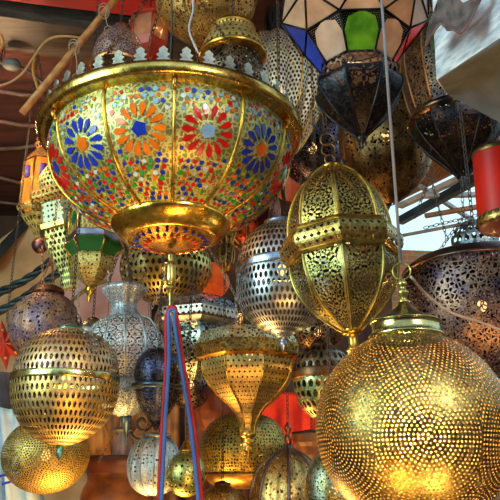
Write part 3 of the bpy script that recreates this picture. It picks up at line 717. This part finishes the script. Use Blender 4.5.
# left cluster
amber = plain((.70, .30, .06), .25, (.50, .18, .03), 20, trans=.45, bump=.3, name='amber glass')
cop = metal((.75, .36, .14), (.42, .16, .07), rough=.3, name='copper')
X1 = Lantern('box_lantern', 'orange-copper lantern with amber panes and domed top, left of the big bowl', 46, 188, 3.8)
X1.part('dome', cat([(13, 40), (15, 46), (13, 56), (7, 64), (2, 67)], 4), metal((.90, .44, .18), (.6, .26, .12), 'lattice', brighten=.4, rough=.4, nu=20, asp=1.2, a=.28, b=.3, name='copper pierced'), 40)
X1.part('roof', [(14, 40), (25, 24)], metal((.90, .48, .16), (.6, .3, .1), 'lace', brighten=.4, rough=.4, scale=50, t=.14, hole=0, name='copper engraved'), 8, smooth=False, rot=10)
X1.part('glass', [(23, 24), (23, -22)], amber, 8, smooth=False, rot=10)
X1.ribs('frame_post', [(23, 24), (23, -22)], 8, 1.2, metal((.85, .55, .2), rough=.3), rot=10, k=0)
X1.ribs('window_pane', [(21.6, 16), (21.6, 4)], 8, 3, plain((.10, .08, .45), .2, name='violet glass'), rot=32.5, k=0)
X1.part('lower_cap', cat([(24, -22), (26, -26), (20, -34), (12, -44), (5, -54)], 3), metal((.86, .76, .22), (.6, .42, .1), 'lattice', brighten=.4, rough=.4, nu=24, asp=1.2, a=.28, b=.3, name='yellow pierced'), 8, smooth=False, rot=10)
X1.part('finial', cat([(4, -53), (7, -57), (8, -61), (6, -66), (2, -69)], 3), metal((.40, .2, .22), rough=.3), 24); X1.hang(66); X1.bulb(0, 14)
X2 = Lantern('tiered_lantern', 'yellow-green pierced tiered lantern between amber lantern and gold box lantern', 60, 212, 3.4, tilt=-12)
yg = metal((.92, .88, .34), (.60, .62, .20), 'lattice', rough=.42, brighten=.4, grain=.8, nu=26, asp=1.2, a=.3, b=.32, name='yellow green pierced')
X2.part('top', cat([(5, 52), (14, 42), (17, 32), (15, 24)], 4), yg, 40)
X2.part('brim', [(15, 26), (29, 18), (30, 10), (20, 6)], metal((.95, .74, .24), (.7, .5, .14), 'lattice', brighten=.4, rough=.4, nu=36, asp=1.2, a=.3, b=.32), 6, smooth=False)
X2.part('box', [(20, 6), (20, -14)], metal((.78, .88, .58), (.5, .6, .38), 'dots', rough=.42, brighten=.4, grain=.8, scale=24, t=.3, rand=.3), 6, smooth=False)
X2.part('lower_brim', [(20, -14), (25, -16), (24, -21), (20, -23)], brass_o, 6, smooth=False)
X2.part('lower_cone', cat([(21, -22), (19, -38), (13, -54), (9, -64), (8, -78), (2, -82)], 4), yg, 6, smooth=False); X2.hang(52); X2.bulb(0, 6)
X3 = Lantern('box_lantern', 'gold hexagonal box lantern with green and violet panes, left beneath the bowl', 94, 240, 2.95)
x3b = X3.part('box', [(25, 34), (25, 4)], metal((.95, .74, .26), (.7, .5, .14), 'lace', brighten=.4, rough=.4, scale=30, t=.12, hole=0), 6, smooth=False, rot=20)
X3.part('roof', [(25, 34), (18, 40), (6, 46)], brass, 6, smooth=False, rot=20)
X3.ribs('frame_post', [(25.5, 34), (25.5, 4)], 6, 1.6, brass, rot=20, k=0)
X3.part('sill', [(25, 5), (26, 4), (26, -1), (25, -2)], metal((.55, .55, .75), (.3, .3, .5), rough=.25), 6, smooth=False, rot=20)
X3.part('green_panes', [(25, -2), (29, -8), (21, -17)], plain((.02, .14, .04), .15, name='dark green glass', trans=.3), 6, smooth=False, rot=20)
X3.ribs('frame_post', [(25, -2), (29, -8), (21, -17)], 6, 1.1, brass, rot=20, k=0)
for a in (-10, 50, -70):
    a_ = math.radians(a); c = Vector((math.sin(a_), -math.cos(a_), 0)); t = Vector((math.cos(a_), math.sin(a_), 0)); s = X3.s
    q = [c * 22.4 + t * (6 * u) + Vector((0, 0, 19 + 8 * v)) for u, v in ((-1, 0), (0, -1), (1, 0), (0, 1))]
    MB().prism([p * s for p in q], c * .7 * s).build('diamond_pane', plain((.02, .20, .08), .15, name='green diamond glass'), x3b)
X3.part('lower_cup', cat([(20, -17), (22, -22), (19, -32), (11, -42), (4, -48)], 3), metal((.84, .76, .28), (.6, .4, .1), 'dots', brighten=.3, rough=.4, scale=30, t=.25, rand=.3), 6, smooth=False, rot=20)
X3.part('finial', cat([(4, -47), (5, -52), (2, -58), (1, -64)], 3), brass, 16); X3.hang(46); X3.bulb(0, 5)

# top cluster
Y1 = Lantern('globe_lantern', 'big amber-bronze pierced ball lantern cut off by the top edge', 206, -4, 2.95)
Y1.part('globe', ball(51, 50, -88, 70, 36), metal((.86, .54, .16), (.48, .28, .08), 'dots', brighten=.25, rough=.36, scale=85, t=.36, rand=.9, name='amber pierced'), 80)
Y1.part('rib_ring', [(51, 2), (52.5, 0), (51, -2)], brass, 64); Y1.bulb(0, 12); Y1.hang(48)
Y2 = Lantern('crown_lantern', 'brass cap-shaped lantern with diagonal lattice, above the bowl rim', 233, 46, 2.6)
Y2.part('lid', cat([(2, 26), (12, 25), (21, 22), (23, 18)], 3), brass, 48)
Y2.part('shoulder', cat([(23, 18), (20, 16), (26, 8), (30, -2), (31, -10)], 4), metal((.90, .68, .26), (.6, .42, .14), 'diamond', rough=.34, brighten=.2, grain=.8, nu=30, t=.27), 64)
Y2.part('brim', cat([(31, -10), (34, -11), (33, -15), (28, -17)], 3), brass, 48)
Y2.part('body', cat([(28, -17), (30, -30), (26, -48), (12, -62), (3, -66)], 4), metal((.30, .20, .12), DARK2, 'lace', rough=.3, scale=50, t=.14), 48); Y2.hang(26)
Y3 = Lantern('fluted_lantern', 'silver fluted melon lantern with pale leafy crown, behind the bowl rim at right', 278, 90, 3.1)
yb = [(14, 58), (34, 48), (45, 24), (47, -2), (39, -32), (25, -58), (10, -74)]
Y3.part('body', cat(yb, 5)[::-1], metal((.86, .76, .54), (.50, .44, .38), 'lattice', rough=.4, brighten=.3, grain=.8, nu=84, asp=1.2, a=.27, b=.33, name='silver gold pierced'), 120, flute=12, flute_d=.16)
Y3.ribs('rib', yb, 12, .9, brass); Y3.bulb(0, 4)
y3c = Y3.part('collar', cat([(14, 55), (16, 58), (10, 64)], 3), silver, 32)
lf = MB().prism([(x * Y3.s, -11 * Y3.s, (62 + z) * Y3.s) for x, z in ((-3, 0), (3, 0), (8, 12), (8, 22), (4, 30), (0, 34), (-4, 30), (-8, 22), (-8, 12))], (0, 1 * Y3.s, 0))
f0 = None
for i in range(7):
    if f0 is None: o = f0 = lf.build('crown_leaf', metal((.62, .78, .82), (.36, .48, .54), 'lace', brighten=.4, rough=.4, scale=30, t=.1, hole=0, name='pale leaf'), y3c)
    else: o = f0.copy(); COL.objects.link(o); o.parent = y3c
    o.rotation_euler = (math.radians(0), 0, 2 * PI * i / 7)
Y3.hang(62)
Z1 = Lantern('bell_lantern', 'rust-brown wire filigree bell lantern rising behind the bowl, upper left', 119, 54, 2.7)
Z1.part('body', cat([(26, -14), (25, 2), (20, 16), (12, 26), (5, 32)], 5), metal((.66, .42, .30), (.36, .22, .24), 'lace', rough=.42, brighten=.4, scale=70, t=.16, name='rust lace'), 48)
Z1.part('rim', [(26, -13), (28, -15), (26, -18)], cop, 48); Z1.part('cap', [(6, 31), (6, 34), (2, 37)], cop, 16); Z1.hang(36); Z1.bulb(-10, 2)
redm = plain((.55, .05, .03), .35, (.35, .03, .02), 10, name='red enamel')
Z2 = faceted('hexagonal_lantern', 'red-framed lantern with amber glass panes, at the top beside the rust bell', 149, 38, 3.0, 6,
             [('lid', [(3, 32), (12, 26), (20, 20)], redm), ('glass', [(19, 20), (19, -8)], plain((.55, .30, .18), .2, (.30, .14, .08), 10, trans=.4, name='smoky glass')), ('base', [(20, -8), (17, -16), (4, -24)], redm), ('brim', [(19, 21), (22, 20), (22, 18), (19, 17)], redm)],
             hang=32, rot=5, ribs=[(19.5, 20), (19.5, -8)], ribmat=redm, bulb=1.2)
AAo = Lantern('teardrop_lantern', 'dark blue-black filigree lantern between the bowl rim and central gold dome', 312, 148, 3.4)
ab = [(10, 44), (26, 34), (35, 14), (34, -8), (24, -28), (8, -40)]
AAo.part('body', cat(ab, 4)[::-1], metal((.16, .16, .26), (.05, .04, .06), 'lace', rough=.25, scale=60, t=.15, name='midnight lace'), 56, flute=10, flute_d=.06); AAo.hang(42); AAo.bulb(0, 3); AAo.part('cap', [(10, 43), (11, 46), (3, 49)], darkm, 16)
AB = Lantern('ribbed_lantern', 'dark red lantern with curved ribs, between the bowl and the silver globe', 247, 215, 3.1)
bb = [(5, 42), (20, 34), (31, 14), (31, -6), (20, -26), (8, -34)]
AB.part('body', cat(bb, 4)[::-1], metal((.36, .06, .03), (.10, .02, .02), 'dots', rough=.3, scale=50, t=.25, rand=.8, name='dark red pierced'), 56)
AB.ribs('rib', bb, 8, 1.6, metal((.45, .25, .12), rough=.3)); AB.part('finial', [(8, -34), (6, -40), (2, -46)], bronze, 16); AB.hang(42); AB.bulb(0, 2)
AB2 = Lantern('cone_lantern', 'narrow gold-edged cone lantern hanging just right beneath the bowl', 226, 236, 2.75)
nb = [(12, 22), (10, 6), (6, -8), (8, -16), (7, -28), (2, -36)]
AB2.part('body', cat(nb, 4)[::-1], metal((.50, .38, .20), (.16, .10, .06), 'lace', rough=.3, scale=18, t=.12, name='narrow lace'), 8, smooth=False); AB2.ribs('rib', nb, 8, .9, brass); AB2.hang(22)
leather = plain((.55, .16, .03), .5, (.35, .06, .02), 10, trans=.4, name='orange parchment')
def parch(label, px, py, d, prof, mat, watts, n=8, nm='parchment_lamp'):
    L = Lantern(nm, label, px, py, d, category='lamp'); L.part('shade', cat(prof, 2), mat, n, smooth=False)
    L.part('fitting', [(prof[0][0], prof[0][1]), (prof[0][0] + .6, prof[0][1] + 2), (2, prof[0][1] + 5)], WIRE, 16); L.hang(prof[0][1] + 4)
    if watts: L.bulb(0, watts, size=4)
    return L
parch('orange parchment lamp glowing behind chains, right beneath the lattice globe', 212, 280, 3.7, [(4, 18), (13, 10), (18, -2), (13, -14), (4, -20)], leather, 4)
parch('pinkish terracotta parchment lamp seen above the silver globe', 291, 180, 3.7, [(3, 24), (14, 12), (21, -6), (12, -18), (3, -22)], plain((.50, .15, .08), .6, (.32, .08, .05), 8, trans=.3, name='terracotta parchment'), 2, 6)
parch('brown-red parchment lamp low behind the gold eight-sided lantern', 215, 408, 3.7, [(4, 22), (16, 12), (20, -4), (14, -20), (4, -26)], plain((.32, .09, .03), .5, (.12, .03, .01), 12, trans=.3, name='red parchment'), 1.5)
parch('brown ribbed parchment cone lamp under the red cloth', 312, 447, 3.3, [(20, 12), (19, 4), (16, 0), (15, -8), (8, -16), (3, -20)], plain((.30, .12, .05), .5, (.1, .04, .02), 14, name='brown cone'), 0, 16)

# small extra lanterns seen in gaps at the back
def small(label, px, py, d, r, rz, mat, name='globe_lantern', watts=1.5):
    L = Lantern(name, label, px, py, d); L.part('globe', ball(r, rz, -86, 76, 20), mat, 40); L.part('collar', [(r * .3, rz * .95), (r * .32, rz * 1.05), (2, rz * 1.15)], bronze, 16); L.hang(rz * 1.12)
    if watts: L.bulb(0, watts, size=min(4, r * .3))
small('small silvery lantern shoulder between purple-brown globe and pale two-tier lantern', 92, 334, 2.9, 18, 15, metal((.60, .50, .38), (.3, .26, .24), 'dots', scale=20, t=.28, rand=.6, name='small pierced'))
small('dim lacy lantern in the gap right of the silver globe, under the gold dome', 318, 332, 2.9, 26, 20, metal((.60, .40, .16), (.25, .16, .1), 'lace', scale=40, t=.14, name='dim lace'))
small('dusky gold lantern half hidden above the striped cord, behind the silver crown', 240, 318, 3.9, 22, 20, metal((.40, .34, .28), (.16, .14, .14), 'lace', scale=40, t=.14, name='dusky lace'))
small('amber pierced lantern glowing at the bottom edge beneath the dark gold ball', 222, 512, 2.72, 27, 26, metal((.75, .44, .12), (.4, .2, .06), 'dots', scale=55, t=.3, rand=.8, name='amber dotted'), watts=3)
small('bronze pierced lantern behind black ribbed lantern, upper right corner', 440, 18, 3.3, 34, 34, metal((.28, .16, .09), (.1, .06, .05), 'lace', scale=80, t=.16, name='back lace'), watts=2)
small('dark red-brown lantern glimpsed left of the gold dome top', 330, 110, 3.9, 26, 30, metal((.34, .20, .10), (.12, .07, .06), 'dots', scale=60, t=.26, rand=.8, name='back dots'))
small('dull bronze lantern behind striped cord, below the silver hexagonal lantern', 190, 385, 3.5, 22, 24, metal((.36, .26, .16), (.12, .09, .1), 'lace', scale=40, t=.15, name='dull lace'))

# red drum lampshade at the right edge
D_ = Lantern('lampshade', 'bright red cylindrical lampshade with gold trim at the right edge', 501, 187, 1.75, category='lamp')
D_.part('shade', [(24, 38), (26, -34)], plain((.62, .018, .008), .38, (.42, .010, .006), 5, trans=.25, name='red silk'), 64)
D_.part('upper_trim', [(24.5, 38), (25, 36), (24.7, 34)], metal((.5, .3, .1), rough=.3), 64)
D_.part('lower_trim', cat([(26.4, -32), (27.2, -34), (27.4, -40), (26.6, -42)], 2), metal((.75, .50, .16), (.3, .18, .05), 'dots', rough=.25, hole=0, scale=24, t=.35, rand=.2, name='gold trim'), 64)
D_.part('base', [(26, -41), (24, -45), (2, -46)], plain((.14, .03, .02), .4, name='dark base'), 48)
D_.part('cap', cat([(25, 38), (18, 44), (8, 48), (2, 50)], 3), metal((.55, .32, .1), (.2, .1, .04), 'dots', scale=18, t=.28, rand=.4, name='gold cap'), 32); D_.hang(48); D_.bulb(0, .8, (1, .5, .3), 5)

# =================================================================== other hangings
def cord(name, label, pts, r, mat, k=6, category='cable', seg=7, group=None):
    return tag(MB().tube(cat([tuple(p) for p in pts], k), r, seg).build(name, mat), label, category, group)
# pole with tied wires
pole_m = plain((.55, .25, .07), .5, (.28, .10, .03), 9, stretch=(3, 3, 3), name='bamboo pole')
p0, p1 = P(22, 113, 2.75), P(125, -12, 2.9)
rt = tag(MB().tube([p0 + (p1 - p0) * t for t in (0, .25, .5, .75, 1)], .0145, 12).build('wooden_pole', pole_m), 'slanting bare wooden pole at upper left', 'pole')
tie = plain((.42, .28, .18), .5, name='tie wire')
def coil(label, px, py, drop):
    c = P(px, py, 2.8); root = empty('tie_wire', c, label, 'wire'); mb = MB(); pts = []
    for i in range(24):
        a = i * PI / 6; pts.append((.022 * math.cos(a), -.018 * math.sin(a) - .0, .02 * math.sin(a) + .0012 * i))
    mb.tube(pts, .0022, 5).build('coil', tie, root)
    tl = [(.02, -.015, .02), (.012, -.022, -.02), (.02, -.02, -.06), (.025, -.018, -drop)]
    for i in range(14):
        a = i * PI / 6; tl.append((.025 + .014 * math.sin(a), -.018, -drop - .014 + .014 * math.cos(a)))
    MB().tube(cat(tl, 3), .002, 5).build('tail', tie, root)
coil('pale twisted tie wire near the top of the slanting pole', 104, 14, .07); coil('pale tie wire hooked round the middle of the slanting pole', 74, 50, .12)
cord('power_cable', 'orange-brown cable curving across the dark ceiling at left', [P(-15, 88, 3.3), P(6, 84, 3.3), P(22, 74, 3.3), P(34, 57, 3.3), P(46, 41, 3.3), P(62, 36, 3.3), P(82, 38, 3.3)], .0065, plain((.52, .26, .10), .5, name='orange cable'))
cord('power_cable', 'short orange cable dropping beside the pole foot', [P(35, 58, 3.25), P(33, 70, 3.2), P(36, 82, 3.1), P(40, 92, 3.0)], .007, plain((.60, .28, .06), .5, name='orange cable bright'))
js = empty('junction_box', P(12, 65, 3.4), 'grey oval junction box on a dark cable, far left', 'box')
MB().lathe([(x * .0049, z * .0028) for x, z in ball(9, 9, -90, 90, 12)], 20).build('housing', plain((.10, .12, .13), .6, name='grey plastic'), js)
cord('power_cable', 'thin dark cable running through the grey oval box', [P(-15, 60, 3.42), P(12, 65, 3.42), P(28, 71, 3.42), P(45, 84, 3.4)], .008, WIRE)
cord('curtain_ring', 'orange ring at the far left edge', [P(-6 + 9 * math.cos(a * PI / 6), 42 + 9 * math.sin(a * PI / 6), 3.2) for a in range(13)], .008, plain((.65, .25, .04), .4, name='orange ring'), category='ring')
# lamp bulb that glows at the far left
Lb = empty('bare_bulb', P(-9, 135, 3.5), 'glowing bare bulb at far left edge', 'bulb')
MB().lathe([(x * .005, z * .005) for x, z in ball(7, 8, -90, 90, 12)], 20).build('glass', plain((1, .7, .3), emit=9, name='bright bulb'), Lb)
MB().tube([(0, 0, .04), (0, 0, CEIL - Lb.location.z)], .004, 6).build('cord', WIRE, Lb)
l = light('bare_bulb_light', 'POINT', (.0, 0, 0), 26, (1, .6, .3), .05); l.parent = Lb
# cable bundles
bl = [plain(c, .45, name='bundle cable') for c in ((.018, .045, .055), (.03, .065, .08), (.012, .02, .026))]
def bundle(label, pts, n, r, sp):
    root = empty('cable_bundle', pts[0], label, 'cable'); c = cat([tuple(p) for p in pts], 8)
    for k in range(n):
        q = []
        for i, p in enumerate(c):
            a = i * .55 + 2 * PI * k / n; q.append(Vector(p) - pts[0] + Vector((0, math.cos(a) * sp, math.sin(a) * sp)))
        MB().tube(q, r, 7).build('cable', bl[k % 3], root)
bundle('upper twisted bundle of dark blue-grey cables on the tan wall', [P(-15, 298, 4.2), P(5, 290, 4.2), P(30, 277, 4.2), P(52, 260, 4.2), P(80, 240, 4.2)], 3, .013, .016)
bundle('lower twisted bundle of dark cables above the purple-brown globe', [P(-10, 316, 4.1), P(20, 300, 4.1), P(45, 282, 4.1), P(70, 265, 4.1), P(100, 248, 4.1)], 4, .011, .017)
cord('wall_cable', 'olive stained cable lying across the pink plaster wall', [P(60, 312, 4.6), P(78, 296, 4.6), P(92, 286, 4.6), P(110, 280, 4.6)], .012, plain((.20, .20, .06), .6, name='olive cable'))
# loose chains
def chain_thing(label, a, b, ln=.024, r=.0013, mat=None, ring=None):
    pa = P(*a); root = empty('hanging_chain', pa, label, 'chain', None)
    MB().chain((0, 0, 0), P(*b) - pa, ln, r).build('links', mat or bronze, root)
    if ring: 
        pts = [Vector((ring * math.cos(t * PI / 10), 0, ring + ring * math.sin(t * PI / 10))) for t in range(20)]
        MB().tube(pts, .002, 6, closed=True).build('ring', mat or bronze, root)
gc = metal((.5, .5, .5), (.3, .25, .2), rough=.3, name='grey chain metal')
chain_thing('thin grey chain slanting left from the chandelier stem to the silver crown', (173, 258, 2.3), (152, 308, 2.35), mat=gc, ln=.018)
chain_thing('grey chain slanting right across the gap under the bowl', (203, 238, 2.55), (238, 300, 2.5), mat=gc, ln=.02)
chain_thing('chain hanging straight beside the gold eight-sided lantern', (236, 296, 2.5), (236, 338, 2.45), mat=gc, ln=.02)
chain_thing('dark chain hanging from the small ring against the bright sky', (430, 176, 2.3), (415, 218, 2.3), ln=.018, mat=WIRE, ring=.018)
chain_thing('dark chain slanting right from the small ring against the sky', (431, 178, 2.3), (447, 240, 2.25), ln=.018, mat=WIRE)
chain_thing('chain dropping from the black cone tip to the bronze crown', (461, 178, 2.25), (464, 222, 2.2), ln=.02, mat=WIRE)
chain_thing('chain slanting left from beneath the black cone to the big bronze lantern', (464, 215, 2.2), (440, 250, 2.15), ln=.02, mat=WIRE)
chain_thing('thin chain slanting from the red lampshade across the sky', (482, 214, 2.3), (424, 228, 2.3), ln=.02, mat=WIRE)
chain_thing('fine dark chain beside the orange hanging bags', (116, 432, 2.9), (98, 462, 2.9), ln=.016, mat=WIRE)
for i, (x, y1, y2, lab) in enumerate(((78, 280, 322, 'short chain below the yellow-green tiered lantern'), (108, 270, 300, 'short chain left of the pale flared neck'), (42, 245, 292, 'rust-red chain above the purple-brown globe'), (284, 180, 214, 'chain above the silver globe, left one'), (300, 178, 216, 'chain above the silver globe, right one'))):
    chain_thing(lab, (x, y1, 2.55), (x + 1, y2, 2.5), ln=.018, mat=gc if i != 2 else cop)
# white flex at top
cord('electric_flex', 'pale lilac twisted flex dangling over the amber ball lantern', [P(192, -10, 2.6), P(193, 10, 2.6), P(189, 28, 2.6), P(194, 44, 2.6), P(203, 60, 2.6)], .004, plain((.62, .56, .62), .5, name='lilac flex'), category='cord')
cord('electric_flex', 'dark brown flex hanging beside the pale lilac one', [P(171, -10, 2.6), P(172, 20, 2.6), P(170, 62, 2.6)], .003, WIRE, category='cord')

# red cloth and bags at the bottom
def drape(name, label, pts4, mat, wave=.02, n=14, category='cloth', nw=4):
    a, b, c, d = [Vector(p) for p in pts4]; mb = MB(); N = n
    for i in range(N + 1):
        for j in range(N + 1):
            u = i / N; v = j / N; p = (a * (1 - u) + b * u) * (1 - v) + (d * (1 - u) + c * u) * v
            p = p + Vector((0, wave * math.sin(u * nw * 2 * PI + v * 1.5) * (.4 + v), 0)); mb.v.append(p)
    for i in range(N):
        for j in range(N):
            q = i * (N + 1) + j; mb.face([q, q + 1, q + N + 2, q + N + 1])
    return tag(mb.build(name, mat, solid=.004), label, category)
rc = drape('red_cloth', 'bright red cloth hanging behind the lanterns, bottom centre', [P(262, 388, 3.6), P(336, 400, 3.6), P(340, 452, 3.6), P(262, 448, 3.6)], plain((.75, .03, .015), .7, (.45, .015, .01), 9, name='red cloth'), .03)
for q in ((264, 389), (334, 401)):
    a_ = P(*q, 3.6); MB().tube([a_, (a_.x, a_.y, CEIL)], .0012, 5).build('cord', WIRE, rc)
bagm = plain((.72, .34, .06), .5, (.42, .16, .03), 6, name='orange leather')
def bag(label, px, py, d, wpx, hpx, mat):
    s = d / F; root = empty('leather_bag', P(px, py, d), label, 'bag', 'leather bags at the back'); mb = MB()
    pouch = mb.lathe([(x * s, z * s) for x, z in cat([(1, -hpx / 2), (wpx * .45, -hpx * .47), (wpx * .5, -hpx * .2), (wpx * .42, hpx * .2), (wpx * .2, hpx * .42), (wpx * .12, hpx * .5), (wpx * .2, hpx * .56)], 4)], 36, flute=7, flute_d=.28, star=1).build('pouch', mat, root)
    MB().tube(cat([(-wpx * .15 * s, 0, hpx * .5 * s), (-wpx * .1 * s, 0, hpx * .9 * s), (0, 0, hpx * 1.15 * s), (wpx * .1 * s, 0, hpx * .9 * s), (wpx * .15 * s, 0, hpx * .5 * s)], 5), .004, 6).build('strap', mat, pouch)
    MB().tube([(0, 0, hpx * 1.14 * s), (0, 0, CEIL - root.location.z)], .0015, 5).build('cord', WIRE, root)
bag('orange leather drawstring bag beside the openwork globe, leftmost of three', 99, 446, 3.2, 26, 44, bagm)
bag('brownish mauve leather bag under the dark hook plate, middle of three', 122, 452, 3.15, 20, 44, plain((.42, .26, .22), .6, (.2, .12, .1), 8, name='mauve leather'))
bag('amber leather bag beneath the pale two-tier lantern, rightmost of three', 142, 446, 3.3, 26, 44, plain((.55, .25, .08), .5, (.25, .09, .03), 6, name='amber leather'))
hk = empty('iron_bracket', P(143, 422, 2.95), 'black iron scroll bracket beneath the pale two-tier lantern', 'bracket')
sp_ = [((.004 + .0032 * t) * math.cos(t * .5), 0, (.004 + .0032 * t) * math.sin(t * .5)) for t in range(22)]
MB().tube([(x, y, z) for x, y, z in sp_], .006, 8).build('scroll', WIRE, hk)
MB().tube(cat([(-.07, 0, .0), (-.05, 0, -.05), (0, 0, -.075), (.05, 0, -.06), (.09, 0, -.07)], 6), .006, 8).build('arm', WIRE, hk)
# bag stall furniture that carries the bags
hp = tag(MB().lathe([(x * .0043, z * .0043) for x, z in cat([(1, 3), (6, 2), (12, 0), (8, -2), (2, -3)], 3)], 32).build('hook_plate', WIRE), 'small black disc-shaped hook plate above the mauve bag', 'hook'); hp.location = P(123, 430, 2.95)
# far-left red hanging and cyan glimpse
def star_red():
    L = Lantern('star_lantern', 'red pointed star lantern with brass studs at the left edge', 4, 345, 3.25); s = L.s; mb = MB()
    for k in range(8):
        a = 2 * PI * k / 8 + .2; b0 = len(mb.v); r0 = 12; ca, sa = math.cos(a), math.sin(a)
        tip = Vector((26 * ca, 0, 26 * sa)); l_ = Vector((12 * math.cos(a - .39), 0, 12 * math.sin(a - .39))); r_ = Vector((12 * math.cos(a + .39), 0, 12 * math.sin(a + .39)))
        f_ = Vector((0, -8, 0)); bk = Vector((0, 8, 0))
        mb.v += [tip * s, l_ * s, r_ * s, f_ * s, bk * s]
        mb.face([b0, b0 + 3, b0 + 1], None, 0, False); mb.face([b0, b0 + 2, b0 + 3], None, 0, False); mb.face([b0, b0 + 1, b0 + 4], None, 0, False); mb.face([b0, b0 + 4, b0 + 2], None, 0, False)
    sb = mb.build('star_body', redm, L.root)
    for k in range(8):
        a = 2 * PI * k / 8 + .2; o = MB().lathe([(x * s, z * s) for x, z in ball(1.8, 1.8, -90, 90, 6)], 10).build('stud', brass, sb); o.location = (14 * math.cos(a) * s, -5 * s, 14 * math.sin(a) * s)
    L.hang(24)
star_red()
drape('white_cloth', 'pale cyan-white cloth bundle at the bottom left corner', [P(-20, 405, 3.6), P(18, 410, 3.6), P(46, 520, 3.5), P(-20, 520, 3.5)], plain((.60, .78, .80), .7, (.35, .45, .6), 6, name='white cloth'), .06, nw=3)
cord('blue_ribbon', 'dark blue ribbon tied across the pale cloth, bottom left', [P(-5, 478, 3.35), P(6, 475, 3.3), P(14, 480, 3.3), P(2, 484, 3.3)], .006, plain((.03, .03, .45), .6, name='blue ribbon'), category='ribbon')
drape('grey_cloth', 'dark draped cloth hanging left of the gold openwork globe', [P(-20, 372, 3.9), P(30, 372, 3.9), P(40, 412, 3.9), P(-20, 420, 3.9)], plain((.10, .08, .10), .8, name='dark cloth'), .05)
# hanging warm cloths at the back of the stall
drape('shop_drape', 'orange-brown drape at the back, behind the leather bags', [P(90, 400, 4.4), P(180, 400, 4.4), P(180, 560, 4.2), P(90, 560, 4.2)], plain((.34, .15, .04), .7, (.10, .04, .02), 9, name='ochre drape'), .06, n=30, nw=6)
drape('shop_drape', 'dark red-brown drape at the back, bottom centre', [P(185, 395, 4.4), P(345, 395, 4.4), P(345, 560, 4.2), P(185, 560, 4.2)], plain((.16, .045, .02), .7, (.04, .015, .01), 9, name='red brown drape'), .06, n=30, nw=7)

# =================================================================== stone block and dry leaf, top right
def block():
    f = [P(436, 82, 1.45), P(580, -14, 1.15), P(640, 200, 1.45), P(446, 94, 1.62)]
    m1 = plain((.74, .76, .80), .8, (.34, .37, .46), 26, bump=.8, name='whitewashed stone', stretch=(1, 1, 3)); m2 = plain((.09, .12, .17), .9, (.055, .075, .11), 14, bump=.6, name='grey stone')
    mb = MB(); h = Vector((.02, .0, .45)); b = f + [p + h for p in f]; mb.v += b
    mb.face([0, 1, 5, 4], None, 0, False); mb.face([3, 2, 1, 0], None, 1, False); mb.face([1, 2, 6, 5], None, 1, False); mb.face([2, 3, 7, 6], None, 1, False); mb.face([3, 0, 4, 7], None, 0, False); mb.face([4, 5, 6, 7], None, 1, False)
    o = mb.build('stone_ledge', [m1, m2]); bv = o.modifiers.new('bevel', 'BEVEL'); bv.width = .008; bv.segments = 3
    return tag(o, 'rough whitewashed stone ledge jutting in at the top right corner', 'ledge')
block()
def leaf():
    mb = MB(); n = 20; m = 6
    path = cat([tuple(P(*q)) for q in ((427, 42, 1.42), (431, 28, 1.40), (440, 12, 1.38), (449, 16, 1.36), (462, 20, 1.34), (474, 8, 1.33), (486, -12, 1.33))], 4)
    for i, p in enumerate(path):
        t = i / (len(path) - 1); wv = .012 + .034 * math.sin(PI * min(1, t * 1.1)) ; 
        for j in range(m + 1):
            u = j / m - .5; mb.v.append(Vector(p) + Vector((.25 * wv * u, -.5 * wv * (4 * u * u - .5), 1.9 * wv * u)) + Vector((0, .004 * math.sin(i * 1.3 + j), 0)))
    for i in range(len(path) - 1):
        for j in range(m):
            q = i * (m + 1) + j; mb.face([q, q + 1, q + m + 2, q + m + 1])
    return tag(mb.build('dry_leaf', plain((.15, .09, .08), .6, (.045, .03, .028), 40, bump=.6, name='dried leaf'), solid=.003), 'curled brown dried leaf hanging beside the whitewashed ledge', 'leaf')
leaf()
drape('green_cloth', 'dark green rag behind the curled leaf, top right', [P(430, 15, 1.55), P(470, -15, 1.6), P(462, 40, 1.6), P(432, 52, 1.6)], plain((.03, .07, .03), .8, name='dark green rag'), .008)
